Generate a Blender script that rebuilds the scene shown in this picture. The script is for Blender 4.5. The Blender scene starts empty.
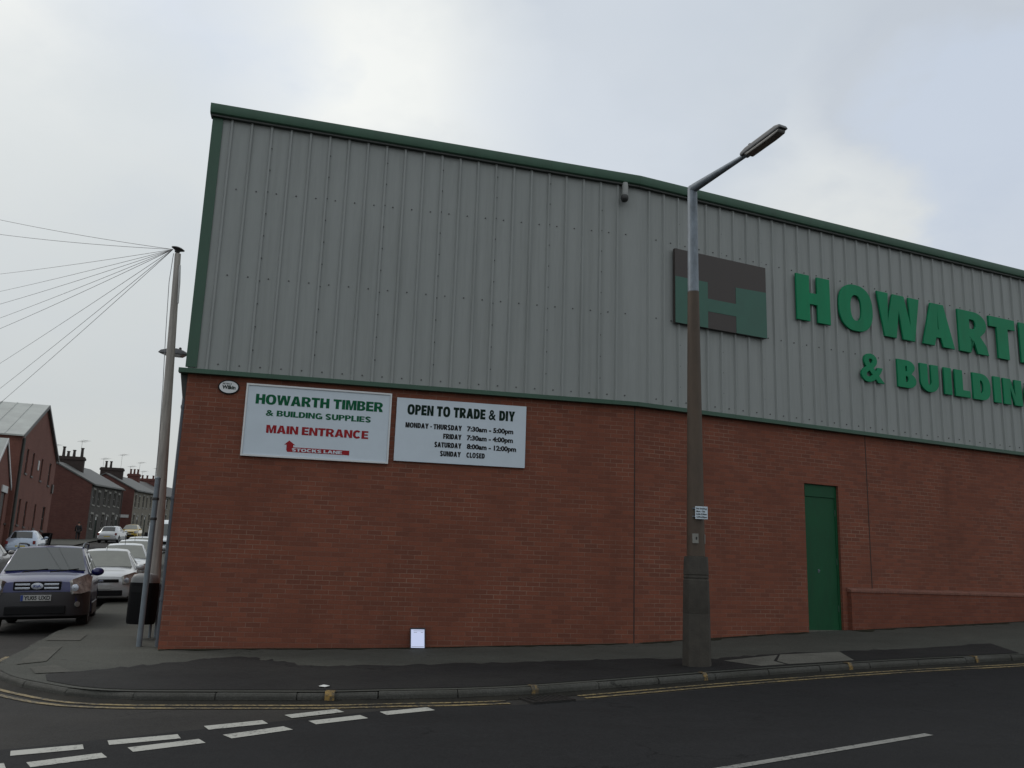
import bpy, bmesh, math, random
from math import sin, cos, pi, radians, sqrt, atan2, exp
from mathutils import Vector, Matrix
from mathutils.geometry import delaunay_2d_cdt

random.seed(11)
scene = bpy.context.scene
COL = scene.collection

# ------------------------------------------------------------------ camera
F_PX, PITCH, ROLL = 893.6, .20756, .0331
cp, sp, cr, sr = cos(PITCH), sin(PITCH), cos(ROLL), sin(ROLL)
FWD = Vector((0, cp, sp)); RT = Vector((1, 0, 0)); UP = Vector((0, -sp, cp))
CX = cr * RT + sr * UP; CY = -sr * RT + cr * UP
cam = bpy.data.cameras.new('camera'); camo = bpy.data.objects.new('camera', cam); COL.objects.link(camo)
cam.sensor_width = 36; cam.lens = 36 * F_PX / 1024; cam.clip_end = 3000; cam.clip_start = .05
camo.matrix_world = Matrix(((CX.x, CY.x, -FWD.x, 0), (CX.y, CY.y, -FWD.y, 0), (CX.z, CY.z, -FWD.z, 0), (0, 0, 0, 1)))
scene.camera = camo

def ray(px, py):                       # direction of a sight line, used to survey far things
    return FWD + CX * (px - 512) / F_PX - CY * (py - 384) / F_PX
def at(px, py, depth):                 # the surveyed point at a known distance
    d = ray(px, py); return d * (depth / d.y)

# ------------------------------------------------------------------ terrain
def softramp(t, w=1.5):
    t /= w
    return w * (math.log1p(exp(-abs(t))) + max(t, 0))
def g(x, y):
    s = x * .941 + y * .337; v = -.337 * x + .941 * y
    s = max(-90, min(70, s)); v = max(-40, min(190, v))
    z = -1.69 + .0365 * s + .02 * v + .025 * softramp(v - 12) - .045 * softramp(v - 17) + .0465 * softramp(v - 25)
    z -= .035 * exp(-((s - 7.4) ** 2 / 6 + (v - 14.2) ** 2 / 3))
    z -= .042 * exp(-((s - 3.6) ** 2 / 6 + (v - 14.6) ** 2 / 3))
    return z
ROAD = -.115

# ------------------------------------------------------------------ materials
def nt(name):
    m = bpy.data.materials.new(name); m.use_nodes = True
    n = m.node_tree.nodes; l = m.node_tree.links
    return m, n, l, n['Principled BSDF']
def c4(c): return (c[0], c[1], c[2], 1)
def mat(name, col, rough=.6, metal=0., var=.15, scale=6., bump=0., bscale=60., spec=.5, col2=None, streak=None, coat=0):
    m, n, l, b = nt(name)
    tc = n.new('ShaderNodeTexCoord')
    src = tc.outputs['Object']
    if streak:
        mp = n.new('ShaderNodeMapping'); mp.inputs['Scale'].default_value = streak; l.new(src, mp.inputs['Vector']); src = mp.outputs['Vector']
    no = n.new('ShaderNodeTexNoise'); no.inputs['Scale'].default_value = scale; no.inputs['Detail'].default_value = 6; no.inputs['Roughness'].default_value = .65
    l.new(src, no.inputs['Vector'])
    cr_ = n.new('ShaderNodeValToRGB')
    if col2 is None:
        a = tuple(max(0, x * (1 - var)) for x in col); c = tuple(x * (1 + var) for x in col)
    else:
        a, c = col, col2
    cr_.color_ramp.elements[0].color = c4(a); cr_.color_ramp.elements[1].color = c4(c)
    cr_.color_ramp.elements[0].position = .3; cr_.color_ramp.elements[1].position = .7
    l.new(no.outputs['Fac'], cr_.inputs['Fac']); l.new(cr_.outputs['Color'], b.inputs['Base Color'])
    rr = n.new('ShaderNodeMapRange'); rr.inputs['To Min'].default_value = max(0, rough - .08); rr.inputs['To Max'].default_value = min(1, rough + .08)
    l.new(no.outputs['Fac'], rr.inputs['Value']); l.new(rr.outputs['Result'], b.inputs['Roughness'])
    b.inputs['Metallic'].default_value = metal
    b.inputs['Specular IOR Level'].default_value = spec
    if coat: b.inputs['Coat Weight'].default_value = coat; b.inputs['Coat Roughness'].default_value = .05
    if bump:
        nb = n.new('ShaderNodeTexNoise'); nb.inputs['Scale'].default_value = bscale; nb.inputs['Detail'].default_value = 4
        l.new(tc.outputs['Object'], nb.inputs['Vector'])
        bp = n.new('ShaderNodeBump'); bp.inputs['Strength'].default_value = bump; bp.inputs['Distance'].default_value = .01
        l.new(nb.outputs['Fac'], bp.inputs['Height']); l.new(bp.outputs['Normal'], b.inputs['Normal'])
    return m

def mixc(n, l, fac, a, b_, typ='MIX'):
    mx = n.new('ShaderNodeMix'); mx.data_type = 'RGBA'; mx.blend_type = typ
    for sock, v in ((mx.inputs['Factor'], fac), (mx.inputs['A'], a), (mx.inputs['B'], b_)):
        if isinstance(v, (int, float)): sock.default_value = v
        elif isinstance(v, tuple): sock.default_value = c4(v)
        else: l.new(v, sock)
    return mx.outputs['Result']
def noise(n, l, src, scale, detail=5, rough=.6, sc=None):
    if sc:
        mp = n.new('ShaderNodeMapping'); mp.inputs['Scale'].default_value = sc; l.new(src, mp.inputs['Vector']); src = mp.outputs['Vector']
    no = n.new('ShaderNodeTexNoise'); no.inputs['Scale'].default_value = scale; no.inputs['Detail'].default_value = detail; no.inputs['Roughness'].default_value = rough
    l.new(src, no.inputs['Vector']); return no.outputs['Fac']
def ramp(n, l, fac, lo, hi, a=0., b_=1.):
    mr = n.new('ShaderNodeMapRange'); mr.inputs['From Min'].default_value = lo; mr.inputs['From Max'].default_value = hi
    mr.inputs['To Min'].default_value = a; mr.inputs['To Max'].default_value = b_
    l.new(fac, mr.inputs['Value']); return mr.outputs['Result']

def brick_mat(name, c1, c2, mortar, mortar_hi, dark=(.05, .028, .022), bw=.225, rh=.075, ms=.0055, stain=.45):
    m, n, l, b = nt(name)
    tc = n.new('ShaderNodeTexCoord'); uv = tc.outputs['UV']
    br = n.new('ShaderNodeTexBrick'); br.inputs['Scale'].default_value = 1; br.inputs['Brick Width'].default_value = bw; br.inputs['Row Height'].default_value = rh
    br.inputs['Mortar Size'].default_value = ms; br.inputs['Mortar Smooth'].default_value = .15; br.inputs['Bias'].default_value = -.1
    br.inputs['Color1'].default_value = c4(c1); br.inputs['Color2'].default_value = c4(c2)
    l.new(uv, br.inputs['Vector'])
    # patches where the pointing is pale, elsewhere it is weathered to nearly the brick colour
    pz = noise(n, l, uv, .9, 5, .65, (1, 1.6, 1))
    mh = mixc(n, l, ramp(n, l, pz, .44, .72), mortar, mortar_hi)
    l.new(mh, br.inputs['Mortar'])
    wet = noise(n, l, uv, 1.1, 6, .65, (1, .16, 1))
    # odd dark bricks: second brick pattern of the same size
    b2 = n.new('ShaderNodeTexBrick')
    for k in ('Scale', 'Brick Width', 'Row Height'): b2.inputs[k].default_value = br.inputs[k].default_value
    b2.inputs['Mortar Size'].default_value = 0; b2.inputs['Bias'].default_value = -.45
    b2.inputs['Color1'].default_value = (0, 0, 0, 1); b2.inputs['Color2'].default_value = (1, 1, 1, 1); b2.inputs['Mortar'].default_value = (0, 0, 0, 1)
    l.new(uv, b2.inputs['Vector'])
    bw_ = n.new('ShaderNodeRGBToBW'); l.new(b2.outputs['Color'], bw_.inputs['Color'])
    fd = ramp(n, l, bw_.outputs['Val'], .5, .95, 0, .45)
    sub = n.new('ShaderNodeMath'); sub.operation = 'SUBTRACT'; sub.inputs[0].default_value = 1; l.new(br.outputs['Fac'], sub.inputs[1])
    mu = n.new('ShaderNodeMath'); mu.operation = 'MULTIPLY'; l.new(fd, mu.inputs[0]); l.new(sub.outputs[0], mu.inputs[1])
    c = mixc(n, l, mu.outputs[0], br.outputs['Color'], dark)
    st = noise(n, l, uv, .7, 7, .7, (1, .45, 1))
    c = mixc(n, l, ramp(n, l, st, .35, .72, 0, stain), c, tuple(x * .62 for x in c1))
    c = mixc(n, l, ramp(n, l, wet, .54, .74, 0, .34), c, tuple(x * .5 for x in c2))
    fine = noise(n, l, uv, 38, 4, .7)
    c = mixc(n, l, 1., c, mixc(n, l, fine, (.78, .78, .78), (1.22, 1.22, 1.22)), 'MULTIPLY')
    l.new(c, b.inputs['Base Color'])
    b.inputs['Roughness'].default_value = .85; b.inputs['Specular IOR Level'].default_value = .25
    hh = n.new('ShaderNodeMath'); hh.operation = 'MULTIPLY_ADD'; hh.inputs[1].default_value = .35; l.new(fine, hh.inputs[0]); l.new(sub.outputs[0], hh.inputs[2])
    bp = n.new('ShaderNodeBump'); bp.inputs['Strength'].default_value = .5; bp.inputs['Distance'].default_value = .006
    l.new(hh.outputs[0], bp.inputs['Height']); l.new(bp.outputs['Normal'], b.inputs['Normal'])
    return m

def asphalt_mat(name, base, light, dust=(.075, .07, .062), rough=.85, patch=.35, pscale=.35):
    m, n, l, b = nt(name)
    tc = n.new('ShaderNodeTexCoord'); o = tc.outputs['Object']
    agg = n.new('ShaderNodeTexVoronoi'); agg.inputs['Scale'].default_value = 95; l.new(o, agg.inputs['Vector'])
    ab = n.new('ShaderNodeRGBToBW'); l.new(agg.outputs['Color'], ab.inputs['Color'])
    c = mixc(n, l, ramp(n, l, ab.outputs['Val'], .3, .85), base, light)
    p1 = noise(n, l, o, pscale, 8, .7)
    c = mixc(n, l, ramp(n, l, p1, .42, .7, 0, patch), c, dust)
    p2 = noise(n, l, o, 2.6, 6, .7)
    c = mixc(n, l, 1., c, mixc(n, l, p2, (.72, .72, .72), (1.28, 1.28, 1.28)), 'MULTIPLY')
    p3 = noise(n, l, o, .55, 6, .7, (.45, 1.6, 1)); c = mixc(n, l, 1., c, mixc(n, l, p3, (.66, .66, .66), (1.34, 1.34, 1.34)), 'MULTIPLY')
    cv = n.new('ShaderNodeTexVoronoi'); cv.feature = 'DISTANCE_TO_EDGE'; cv.inputs['Scale'].default_value = .55; cv.inputs['Randomness'].default_value = 1
    wv = n.new('ShaderNodeVectorMath'); wv.operation = 'MULTIPLY_ADD'; wn = n.new('ShaderNodeTexNoise'); wn.inputs['Scale'].default_value = 2.2; wn.inputs['Detail'].default_value = 5; l.new(o, wn.inputs['Vector'])
    wv.inputs[1].default_value = (.8, .8, .8); l.new(wn.outputs['Color'], wv.inputs[0]); l.new(o, wv.inputs[2]); l.new(wv.outputs[0], cv.inputs['Vector'])
    ck = ramp(n, l, cv.outputs['Distance'], .002, .010, .75, 0); km = n.new('ShaderNodeMath'); km.operation = 'MULTIPLY'; l.new(ck, km.inputs[0]); l.new(ramp(n, l, p3, .5, .62), km.inputs[1])
    c = mixc(n, l, km.outputs[0], c, tuple(x * .35 for x in base))
    l.new(c, b.inputs['Base Color'])
    rr = ramp(n, l, p2, .3, .7, rough - .1, rough + .06); l.new(rr, b.inputs['Roughness'])
    b.inputs['Specular IOR Level'].default_value = .16
    bp = n.new('ShaderNodeBump'); bp.inputs['Strength'].default_value = .35; bp.inputs['Distance'].default_value = .006
    l.new(ab.outputs['Val'], bp.inputs['Height']); l.new(bp.outputs['Normal'], b.inputs['Normal'])
    return m

def paint_mat(name, col, under, wear=.5, rough=.7):
    m, n, l, b = nt(name)
    tc = n.new('ShaderNodeTexCoord'); o = tc.outputs['Object']
    w1 = noise(n, l, o, 26, 6, .75); w2 = noise(n, l, o, 3, 5, .7)
    ad = n.new('ShaderNodeMath'); ad.operation = 'MULTIPLY_ADD'; ad.inputs[1].default_value = .6; l.new(w2, ad.inputs[0]); l.new(w1, ad.inputs[2])
    c = mixc(n, l, ramp(n, l, ad.outputs[0], 1.02 - wear * .35, 1.18 - wear * .35), col, under)
    l.new(c, b.inputs['Base Color']); b.inputs['Roughness'].default_value = rough
    return m

def glass_mat(name, tint=(.02, .025, .025), rough=.06, spec=.6):
    m, n, l, b = nt(name)
    b.inputs['Base Color'].default_value = c4(tint); b.inputs['Roughness'].default_value = rough; b.inputs['Specular IOR Level'].default_value = spec
    tc = n.new('ShaderNodeTexCoord'); f = noise(n, l, tc.outputs['Object'], 3., 3)
    l.new(mixc(n, l, f, tuple(x * .7 for x in tint), tuple(x * 1.3 for x in tint)), b.inputs['Base Color'])
    return m

M = {}
M['brick'] = brick_mat('warehouse_brick', (.238, .082, .050), (.165, .062, .042), (.19, .092, .066), (.33, .215, .16))
M['brick_low'] = brick_mat('plinth_brick', (.205, .068, .041), (.155, .052, .034), (.13, .06, .043), (.24, .14, .11))
M['brick_dark'] = brick_mat('terrace_brick', (.135, .058, .048), (.10, .043, .037), (.10, .055, .047), (.15, .1, .085))
M['brick_gable'] = brick_mat('workshop_brick', (.20, .085, .065), (.155, .067, .052), (.14, .075, .06), (.2, .12, .1))
M['stone_dark'] = brick_mat('sooty_stone', (.085, .08, .072), (.06, .057, .052), (.075, .07, .064), (.11, .10, .09), bw=.45, rh=.16, ms=.012, dark=(.03, .028, .026))
M['stone_pale'] = brick_mat('pale_stone', (.24, .22, .175), (.19, .175, .145), (.16, .15, .13), (.25, .23, .19), bw=.45, rh=.16, ms=.012, dark=(.1, .09, .08))
def clad_mat():
    m, n, l, b = nt('grey_steel_cladding'); o = n.new('ShaderNodeTexCoord').outputs['Object']
    big = noise(n, l, o, .5, 5, .6); st = noise(n, l, o, 7., 5, .65, (1, 1, .045)); fine = noise(n, l, o, 30., 3, .6, (1, 1, .1))
    c = mixc(n, l, big, (.278, .298, .290), (.318, .336, .326))
    c = mixc(n, l, ramp(n, l, st, .48, .75, 0, .38), c, (.20, .212, .20))
    c = mixc(n, l, 1., c, mixc(n, l, fine, (.93, .93, .93), (1.07, 1.07, 1.07)), 'MULTIPLY')
    l.new(c, b.inputs['Base Color']); l.new(ramp(n, l, st, .3, .7, .42, .6), b.inputs['Roughness']); b.inputs['Specular IOR Level'].default_value = .35
    bp = n.new('ShaderNodeBump'); bp.inputs['Strength'].default_value = .08; bp.inputs['Distance'].default_value = .05; l.new(big, bp.inputs['Height']); l.new(bp.outputs['Normal'], b.inputs['Normal'])
    return m
M['clad'] = clad_mat()
M['screw'] = mat('screw_heads', (.08, .08, .08), .5, .3)
M['green_trim'] = mat('green_coated_steel', (.028, .085, .052), .42, 0, .14, 3., streak=(1, 1, .3))
M['green_eaves'] = mat('faded_green_gutter', (.048, .115, .074), .5, 0, .16, 3., streak=(1, 1, .3))
M['green_door'] = mat('green_door_paint', (.004, .070, .026), .55, 0, .16, 4., spec=.3, streak=(1, 1, .4))
M['green_letter'] = mat('green_letter_acrylic', (.006, .225, .098), .5, 0, .12, 3., streak=(1, 1, .3), spec=.2)
M['logo_green'] = mat('logo_faded_green', (.035, .125, .09), .5, 0, .08, 3.)
M['logo_dark'] = mat('logo_dark_brown', (.052, .042, .038), .55, 0, .1, 3.)
M['sign_white'] = mat('sign_white', (.60, .68, .75), .4, 0, .04, 2.5)
M['sign_frame'] = mat('sign_frame_aluminium', (.66, .68, .69), .4, .2, .05)
M['sign_green'] = mat('sign_green_vinyl', (.005, .105, .045), .6, spec=.15)
M['sign_dkgreen'] = mat('sign_dark_green_vinyl', (.004, .018, .011), .6, spec=.15)
M['sign_red'] = mat('sign_red_vinyl', (.31, .02, .025), .6, spec=.15)
M['black'] = mat('black_plastic', (.007, .007, .008), .6, 0, .2, spec=.2)
M['soffit'] = mat('soffit_steel', (.05, .055, .05), .6, 0, .15)
M['roof_sheet'] = mat('roof_sheet', (.2, .21, .21), .6, 0, .15)
M['joint'] = mat('joint_sealant', (.035, .025, .022), .8)
M['coping'] = brick_mat('plinth_coping_brick', (.24, .105, .075), (.18, .08, .06), (.19, .12, .1), (.26, .17, .14), bw=.075, rh=.3)
M['downpipe'] = mat('blue_grey_pipe', (.09, .105, .125), .45, 0, .12)
M['galv'] = mat('galvanised_steel', (.165, .195, .225), .55, .2, .3, 9., streak=(1, 1, .5))
M['cctv'] = mat('camera_housing', (.34, .35, .34), .5)
M['post'] = mat('grey_post_steel', (.17, .2, .225), .5, .2, .15, 6.)
M['lamp_brown'] = mat('brown_lamp_paint', (.080, .056, .038), .65, 0, .25, 5., bump=.2, streak=(1, 1, .3))
M['lamp_base'] = mat('lamp_base_concrete', (.052, .046, .037), .8, 0, .3, 6., bump=.4, bscale=40)
M['lamp_head'] = mat('lamp_head_grey', (.12, .125, .13), .5, .1, .15)
M['lamp_lens'] = mat('lamp_lens', (.17, .165, .155), .25, 0, .15)
M['wood'] = mat('weathered_pole_wood', (.36, .34, .31), .85, 0, .3, 5., bump=.5, bscale=20, streak=(4, 4, .25))
M['wood_red'] = mat('pole_wood_red', (.14, .075, .055), .85, 0, .3, 5.)
M['lead'] = mat('dark_metal', (.05, .05, .05), .5, .4)
M['wire'] = mat('wire', (.24, .24, .25), .6)
M['pave'] = asphalt_mat('old_footway_asphalt', (.052, .054, .047), (.084, .086, .076), (.09, .09, .076), patch=.4, pscale=.6)
M['pave_dark'] = asphalt_mat('new_footway_asphalt', (.013, .013, .0135), (.026, .026, .026), (.04, .04, .036), patch=.35, pscale=.7)
M['road_old'] = asphalt_mat('old_road_asphalt', (.024, .023, .022), (.038, .037, .035), (.05, .046, .04), patch=.5)
M['road_new'] = asphalt_mat('main_road_asphalt', (.012, .0125, .0135), (.021, .0215, .0225), (.026, .026, .027), patch=.3)
M['slab'] = asphalt_mat('concrete_slab', (.12, .119, .104), (.175, .172, .15), (.055, .053, .045), patch=.6, pscale=1.2)
M['slab_worn'] = asphalt_mat('worn_paving_slab', (.075, .075, .065), (.115, .113, .1), (.05, .05, .042), patch=.7, pscale=1.6)
M['kerb'] = asphalt_mat('kerb_concrete', (.062, .062, .056), (.095, .094, .085), (.034, .034, .028), patch=.75, pscale=1.3)
M['gutter'] = asphalt_mat('gutter_grime', (.012, .0115, .010), (.022, .021, .018), (.04, .036, .026), patch=.4, pscale=1.5)
M['white_line'] = paint_mat('white_road_paint', (.40, .40, .365), (.06, .06, .058), .5)
M['dull_line'] = paint_mat('worn_white_road_paint', (.22, .22, .205), (.05, .05, .05), .6)
M['yellow_line'] = paint_mat('yellow_road_paint', (.26, .195, .085), (.035, .032, .026), .85)
M['yellow_mark'] = paint_mat('yellow_kerb_paint', (.30, .19, .05), (.06, .05, .035), .95)
M['ground'] = mat('open_ground', (.05, .055, .04), .95, 0, .3, .3)
M['iron'] = mat('cast_iron', (.022, .021, .02), .6, .4)
M['paper'] = mat('white_paper', (.84, .88, .96), .5, 0, .02)
M['tablet_screen'] = mat('tablet_screen', (.3, .32, .36), .3, 0, .02); _b = M['tablet_screen'].node_tree.nodes['Principled BSDF']; _b.inputs['Emission Color'].default_value = (.62, .70, 1, 1); _b.inputs['Emission Strength'].default_value = .62
M['clipboard'] = mat('tablet_case', (.015, .015, .022), .5)
M['litter'] = mat('litter_paper', (.6, .6, .58), .7)
M['slate'] = mat('slate_roof', (.08, .083, .08), .6, 0, .25, 2.2, bump=.3, bscale=6, streak=(1, 1, 2))
M['slate_dark'] = mat('slate_roof_dark', (.05, .047, .045), .6, 0, .25, 2.2, bump=.3, bscale=6)
M['tin_roof'] = mat('pale_corrugated_roof', (.36, .38, .36), .55, 0, .15, .8, streak=(1, 1, 1))
M['white_trim'] = mat('white_painted_trim', (.55, .56, .55), .6)
M['cream_trim'] = mat('pale_window_trim', (.24, .235, .21), .7)
M['glass'] = glass_mat('window_glass', (.02, .022, .024))
M['chim'] = brick_mat('sooty_chimney_brick', (.06, .045, .04), (.045, .035, .032), (.05, .04, .036), (.07, .055, .05))
M['chim_red'] = brick_mat('red_chimney_brick', (.15, .062, .052), (.12, .05, .043), (.11, .06, .05), (.14, .09, .08))
M['pot'] = mat('chimney_pot_clay', (.045, .036, .032), .85)
M['pot_red'] = mat('red_chimney_pot_clay', (.11, .05, .04), .85)
# vehicles
M['blue'] = mat('blue_metallic_paint', (.012, .017, .105), .3, .15, .06, 2., coat=.6)
M['silver'] = mat('silver_car_paint', (.50, .52, .53), .35, .25, .04, 2., coat=1)
M['white_car'] = mat('white_car_paint', (.68, .72, .74), .35, 0, .03, 2., coat=.8)
M['iceblue'] = mat('pale_blue_car_paint', (.36, .43, .53), .35, .3, .04, 2., coat=1)
M['greycar'] = mat('grey_car_paint', (.19, .185, .18), .35, .3, .05, 2., coat=1)
M['yellow_car'] = mat('yellow_car_paint', (.50, .34, .03), .35, 0, .05, 2., coat=1)
M['trim'] = mat('grey_bumper_plastic', (.026, .025, .028), .5, 0, .15)
M['tyre'] = mat('tyre_rubber', (.012, .012, .012), .85)
M['rim'] = mat('alloy_rim', (.3, .31, .32), .35, .7)
M['chrome'] = mat('chrome', (.62, .66, .74), .2, .85, .05)
M['carglass'] = glass_mat('car_glass', (.014, .018, .018), .03, .75)
M['screen'] = glass_mat('car_windscreen', (.034, .043, .04), .03, 1.0)
M['screen_sky_tint'] = glass_mat('windscreen_sky_tint', (.17, .18, .15), .03, 1.0)  # pale base colour stands in for bright sky reflected in the glass
M['headlamp'] = mat('headlamp_lens', (.30, .29, .27), .12, .3, .6, 9., coat=1)
M['taillamp'] = mat('tail_lamp_red', (.18, .015, .015), .25)
M['plate_white'] = mat('plate_white', (.42, .43, .42), .5)
M['plate_yellow'] = mat('plate_yellow', (.5, .4, .06), .5)
M['plate_blue'] = mat('plate_blue', (.02, .05, .25), .5)
M['bin'] = mat('black_bin_plastic', (.005, .005, .006), .8, 0, .2, spec=.2)
M['bin_top'] = mat('grey_bin_hood', (.16, .165, .165), .45)
M['coat'] = mat('dark_coat_cloth', (.012, .012, .014), .9)
M['trouser'] = mat('dark_trouser_cloth', (.018, .017, .018), .9)
M['skin'] = mat('skin', (.36, .2, .14), .6)
M['hair'] = mat('dark_hair', (.02, .014, .01), .7)

# ------------------------------------------------------------------ mesh builder
class MB:
    def __init__(self): self.v = []; self.f = []; self.m = []
    def add(self, vs, fs, mi=0):
        o = len(self.v); self.v += [tuple(v) for v in vs]
        for f in fs: self.f.append([i + o for i in f]); self.m.append(mi)
        return self
    def quad(self, a, b, c, d, mi=0): return self.add([a, b, c, d], [(0, 1, 2, 3)], mi)
    def box(self, p0, p1, mi=0, M_=None):
        x0, y0, z0 = p0; x1, y1, z1 = p1
        vs = [Vector(p) for p in ((x0, y0, z0), (x1, y0, z0), (x1, y1, z0), (x0, y1, z0), (x0, y0, z1), (x1, y0, z1), (x1, y1, z1), (x0, y1, z1))]
        if M_ is not None: vs = [M_ @ v for v in vs]
        return self.add(vs, [(3, 2, 1, 0), (4, 5, 6, 7), (0, 1, 5, 4), (1, 2, 6, 5), (2, 3, 7, 6), (3, 0, 4, 7)], mi)
    def prism(self, poly, f0, f1, mi=0, flip=False):      # poly: 2D points; f0/f1 map (a,b)->3D for the two ends
        n = len(poly); a = [f0(*p) for p in poly]; b = [f1(*p) for p in poly]
        fs = [tuple(range(n - 1, -1, -1)), tuple(range(n, 2 * n))] + [(i, (i + 1) % n, n + (i + 1) % n, n + i) for i in range(n)]
        return self.add(a + b, fs, mi)
    def tube(self, pts, rad, seg=10, mi=0, cap=True):
        pts = [Vector(p) for p in pts]; k = len(pts)
        if not isinstance(rad, (list, tuple)): rad = [rad] * k
        t0 = (pts[1] - pts[0]).normalized(); ref = Vector((0, 0, 1)) if abs(t0.z) < .9 else Vector((1, 0, 0))
        vs = []
        for i, p in enumerate(pts):
            t = (pts[min(i + 1, k - 1)] - pts[max(i - 1, 0)]).normalized()
            a = t.cross(ref).normalized(); b = t.cross(a).normalized()
            for j in range(seg):
                th = 2 * pi * (j + .5) / seg; vs.append(p + a * rad[i] * cos(th) + b * rad[i] * sin(th))
        fs = [(i * seg + j, i * seg + (j + 1) % seg, (i + 1) * seg + (j + 1) % seg, (i + 1) * seg + j) for i in range(k - 1) for j in range(seg)]
        if cap: fs += [tuple(range(seg - 1, -1, -1)), tuple((k - 1) * seg + j for j in range(seg))]
        return self.add(vs, fs, mi)
    def lathe(self, prof, M_, seg=20, mi=0):              # prof: (r, h) along local z of M_
        vs = []; 
        for r, h in prof:
            for j in range(seg): vs.append(M_ @ Vector((r * cos(2 * pi * j / seg), r * sin(2 * pi * j / seg), h)))
        k = len(prof)
        fs = [(i * seg + j, i * seg + (j + 1) % seg, (i + 1) * seg + (j + 1) % seg, (i + 1) * seg + j) for i in range(k - 1) for j in range(seg)]
        fs += [tuple(range(seg - 1, -1, -1)), tuple((k - 1) * seg + j for j in range(seg))]
        return self.add(vs, fs, mi)
    def ellipsoid(self, c, r, M_=None, seg=14, rings=8, mi=0):
        vs = []
        for i in range(rings + 1):
            ph = -pi / 2 + pi * i / rings
            for j in range(seg):
                th = 2 * pi * j / seg
                p = Vector((c[0] + r[0] * cos(ph) * cos(th), c[1] + r[1] * cos(ph) * sin(th), c[2] + r[2] * sin(ph))); vs.append(M_ @ p if M_ is not None else p)
        fs = [(i * seg + j, i * seg + (j + 1) % seg, (i + 1) * seg + (j + 1) % seg, (i + 1) * seg + j) for i in range(rings) for j in range(seg)]
        return self.add(vs, fs, mi)
    def build(self, name, mats, parent=None, bevel=0, smooth=None, fix=True, bseg=2):
        me = bpy.data.meshes.new(name)
        bm = bmesh.new()
        vs = [bm.verts.new(v) for v in self.v]
        for f, mi in zip(self.f, self.m):
            try:
                fc = bm.faces.new([vs[i] for i in f]); fc.material_index = mi
            except ValueError: pass
        bmesh.ops.remove_doubles(bm, verts=bm.verts, dist=.0004)
        bmesh.ops.dissolve_degenerate(bm, edges=bm.edges, dist=.0003)
        if fix: bmesh.ops.recalc_face_normals(bm, faces=bm.faces)
        if bevel:
            es = [e for e in bm.edges if len(e.link_faces) == 2 and e.calc_face_angle(0) > radians(30)]
            bmesh.ops.bevel(bm, geom=es, offset=bevel, segments=bseg, profile=.6, affect='EDGES', clamp_overlap=True)
        uvl = bm.loops.layers.uv.new('UVMap')
        bm.normal_update()
        for f in bm.faces:
            nn = f.normal
            if abs(nn.z) > .75:
                for lp in f.loops: lp[uvl].uv = (lp.vert.co.x, lp.vert.co.y)
            else:
                t = Vector((-nn.y, nn.x, 0)).normalized()
                for lp in f.loops: lp[uvl].uv = (lp.vert.co.dot(t), lp.vert.co.z)
        if smooth is not None:
            for f in bm.faces: f.smooth = True
            for e in bm.edges:
                if len(e.link_faces) == 2 and e.calc_face_angle(0) > radians(smooth): e.smooth = False
        bm.to_mesh(me); bm.free()
        for m_ in (mats if isinstance(mats, (list, tuple)) else [mats]): me.materials.append(m_)
        o = bpy.data.objects.new(name, me); COL.objects.link(o)
        if parent is not None: o.parent = parent
        return o

def tag(o, label=None, cat=None, group=None, kind=None):
    if label: o['label'] = label
    if cat: o['category'] = cat
    if group: o['group'] = group
    if kind: o['kind'] = kind
    return o
def thing(name, label, cat, loc=(0, 0, 0), rz=0, group=None):
    o = bpy.data.objects.new(name, None); o.empty_display_size = .3; COL.objects.link(o)
    o.location = loc; o.rotation_euler = (0, 0, rz)
    return tag(o, label, cat, group)
def kids(o): return [c for c in COL.objects if c.parent == o]
def copy_tree(o, parent=None):
    c = o.copy(); COL.objects.link(c)
    if parent is not None: c.parent = parent
    for k in kids(o): copy_tree(k, c)
    return c

# a frame on a wall: origin, along (u), up (z), outward (n)
class Frame:
    def __init__(s, o, az_dir, out):
        s.o = Vector(o); s.u = Vector(az_dir).normalized(); s.n = Vector(out).normalized()
    def __call__(s, u, z, n=0): return Vector((s.o.x, s.o.y, 0)) + s.u * u + s.n * n + Vector((0, 0, z))
    def box(s, mb, u0, u1, z0, z1, n0, n1, mi=0):
        vs = [s(u0, z0, n0), s(u1, z0, n0), s(u1, z1, n0), s(u0, z1, n0), s(u0, z0, n1), s(u1, z0, n1), s(u1, z1, n1), s(u0, z1, n1)]
        return mb.add(vs, [(3, 2, 1, 0), (4, 5, 6, 7), (0, 1, 5, 4), (1, 2, 6, 5), (2, 3, 7, 6), (3, 0, 4, 7)], mi)
    def proud(s, u, z, n):              # where a point seen at (u, z) on the wall lies when it stands n in front of it
        D = -s.n.dot(Vector((s.o.x, s.o.y, 0))); uf = -s.u.dot(Vector((s.o.x, s.o.y, 0))); k = 1 - n / D
        return uf + (u - uf) * k, z * k
    def hit(s, px, py):                 # survey (u, z) of a point seen on this wall
        d = ray(px, py); p = d * (s.n.dot(Vector((s.o.x, s.o.y, 0))) / s.n.dot(d)); q = p - Vector((s.o.x, s.o.y, 0))
        return q.dot(s.u), p.z

A_, B_ = .21229, .44324
C0 = Vector((-5.272, 14.220, 0)); K0 = Vector((2.230, 15.837, 0))
LEN_L = 7.674
FL = Frame(C0, (cos(A_), sin(A_), 0), (sin(A_), -cos(A_), 0))
FR = Frame(K0, (cos(B_), sin(B_), 0), (sin(B_), -cos(B_), 0))
LEN_R = 34.
DS = Vector((-sin(A_), cos(A_), 0))                      # direction of the side wall, going back

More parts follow.
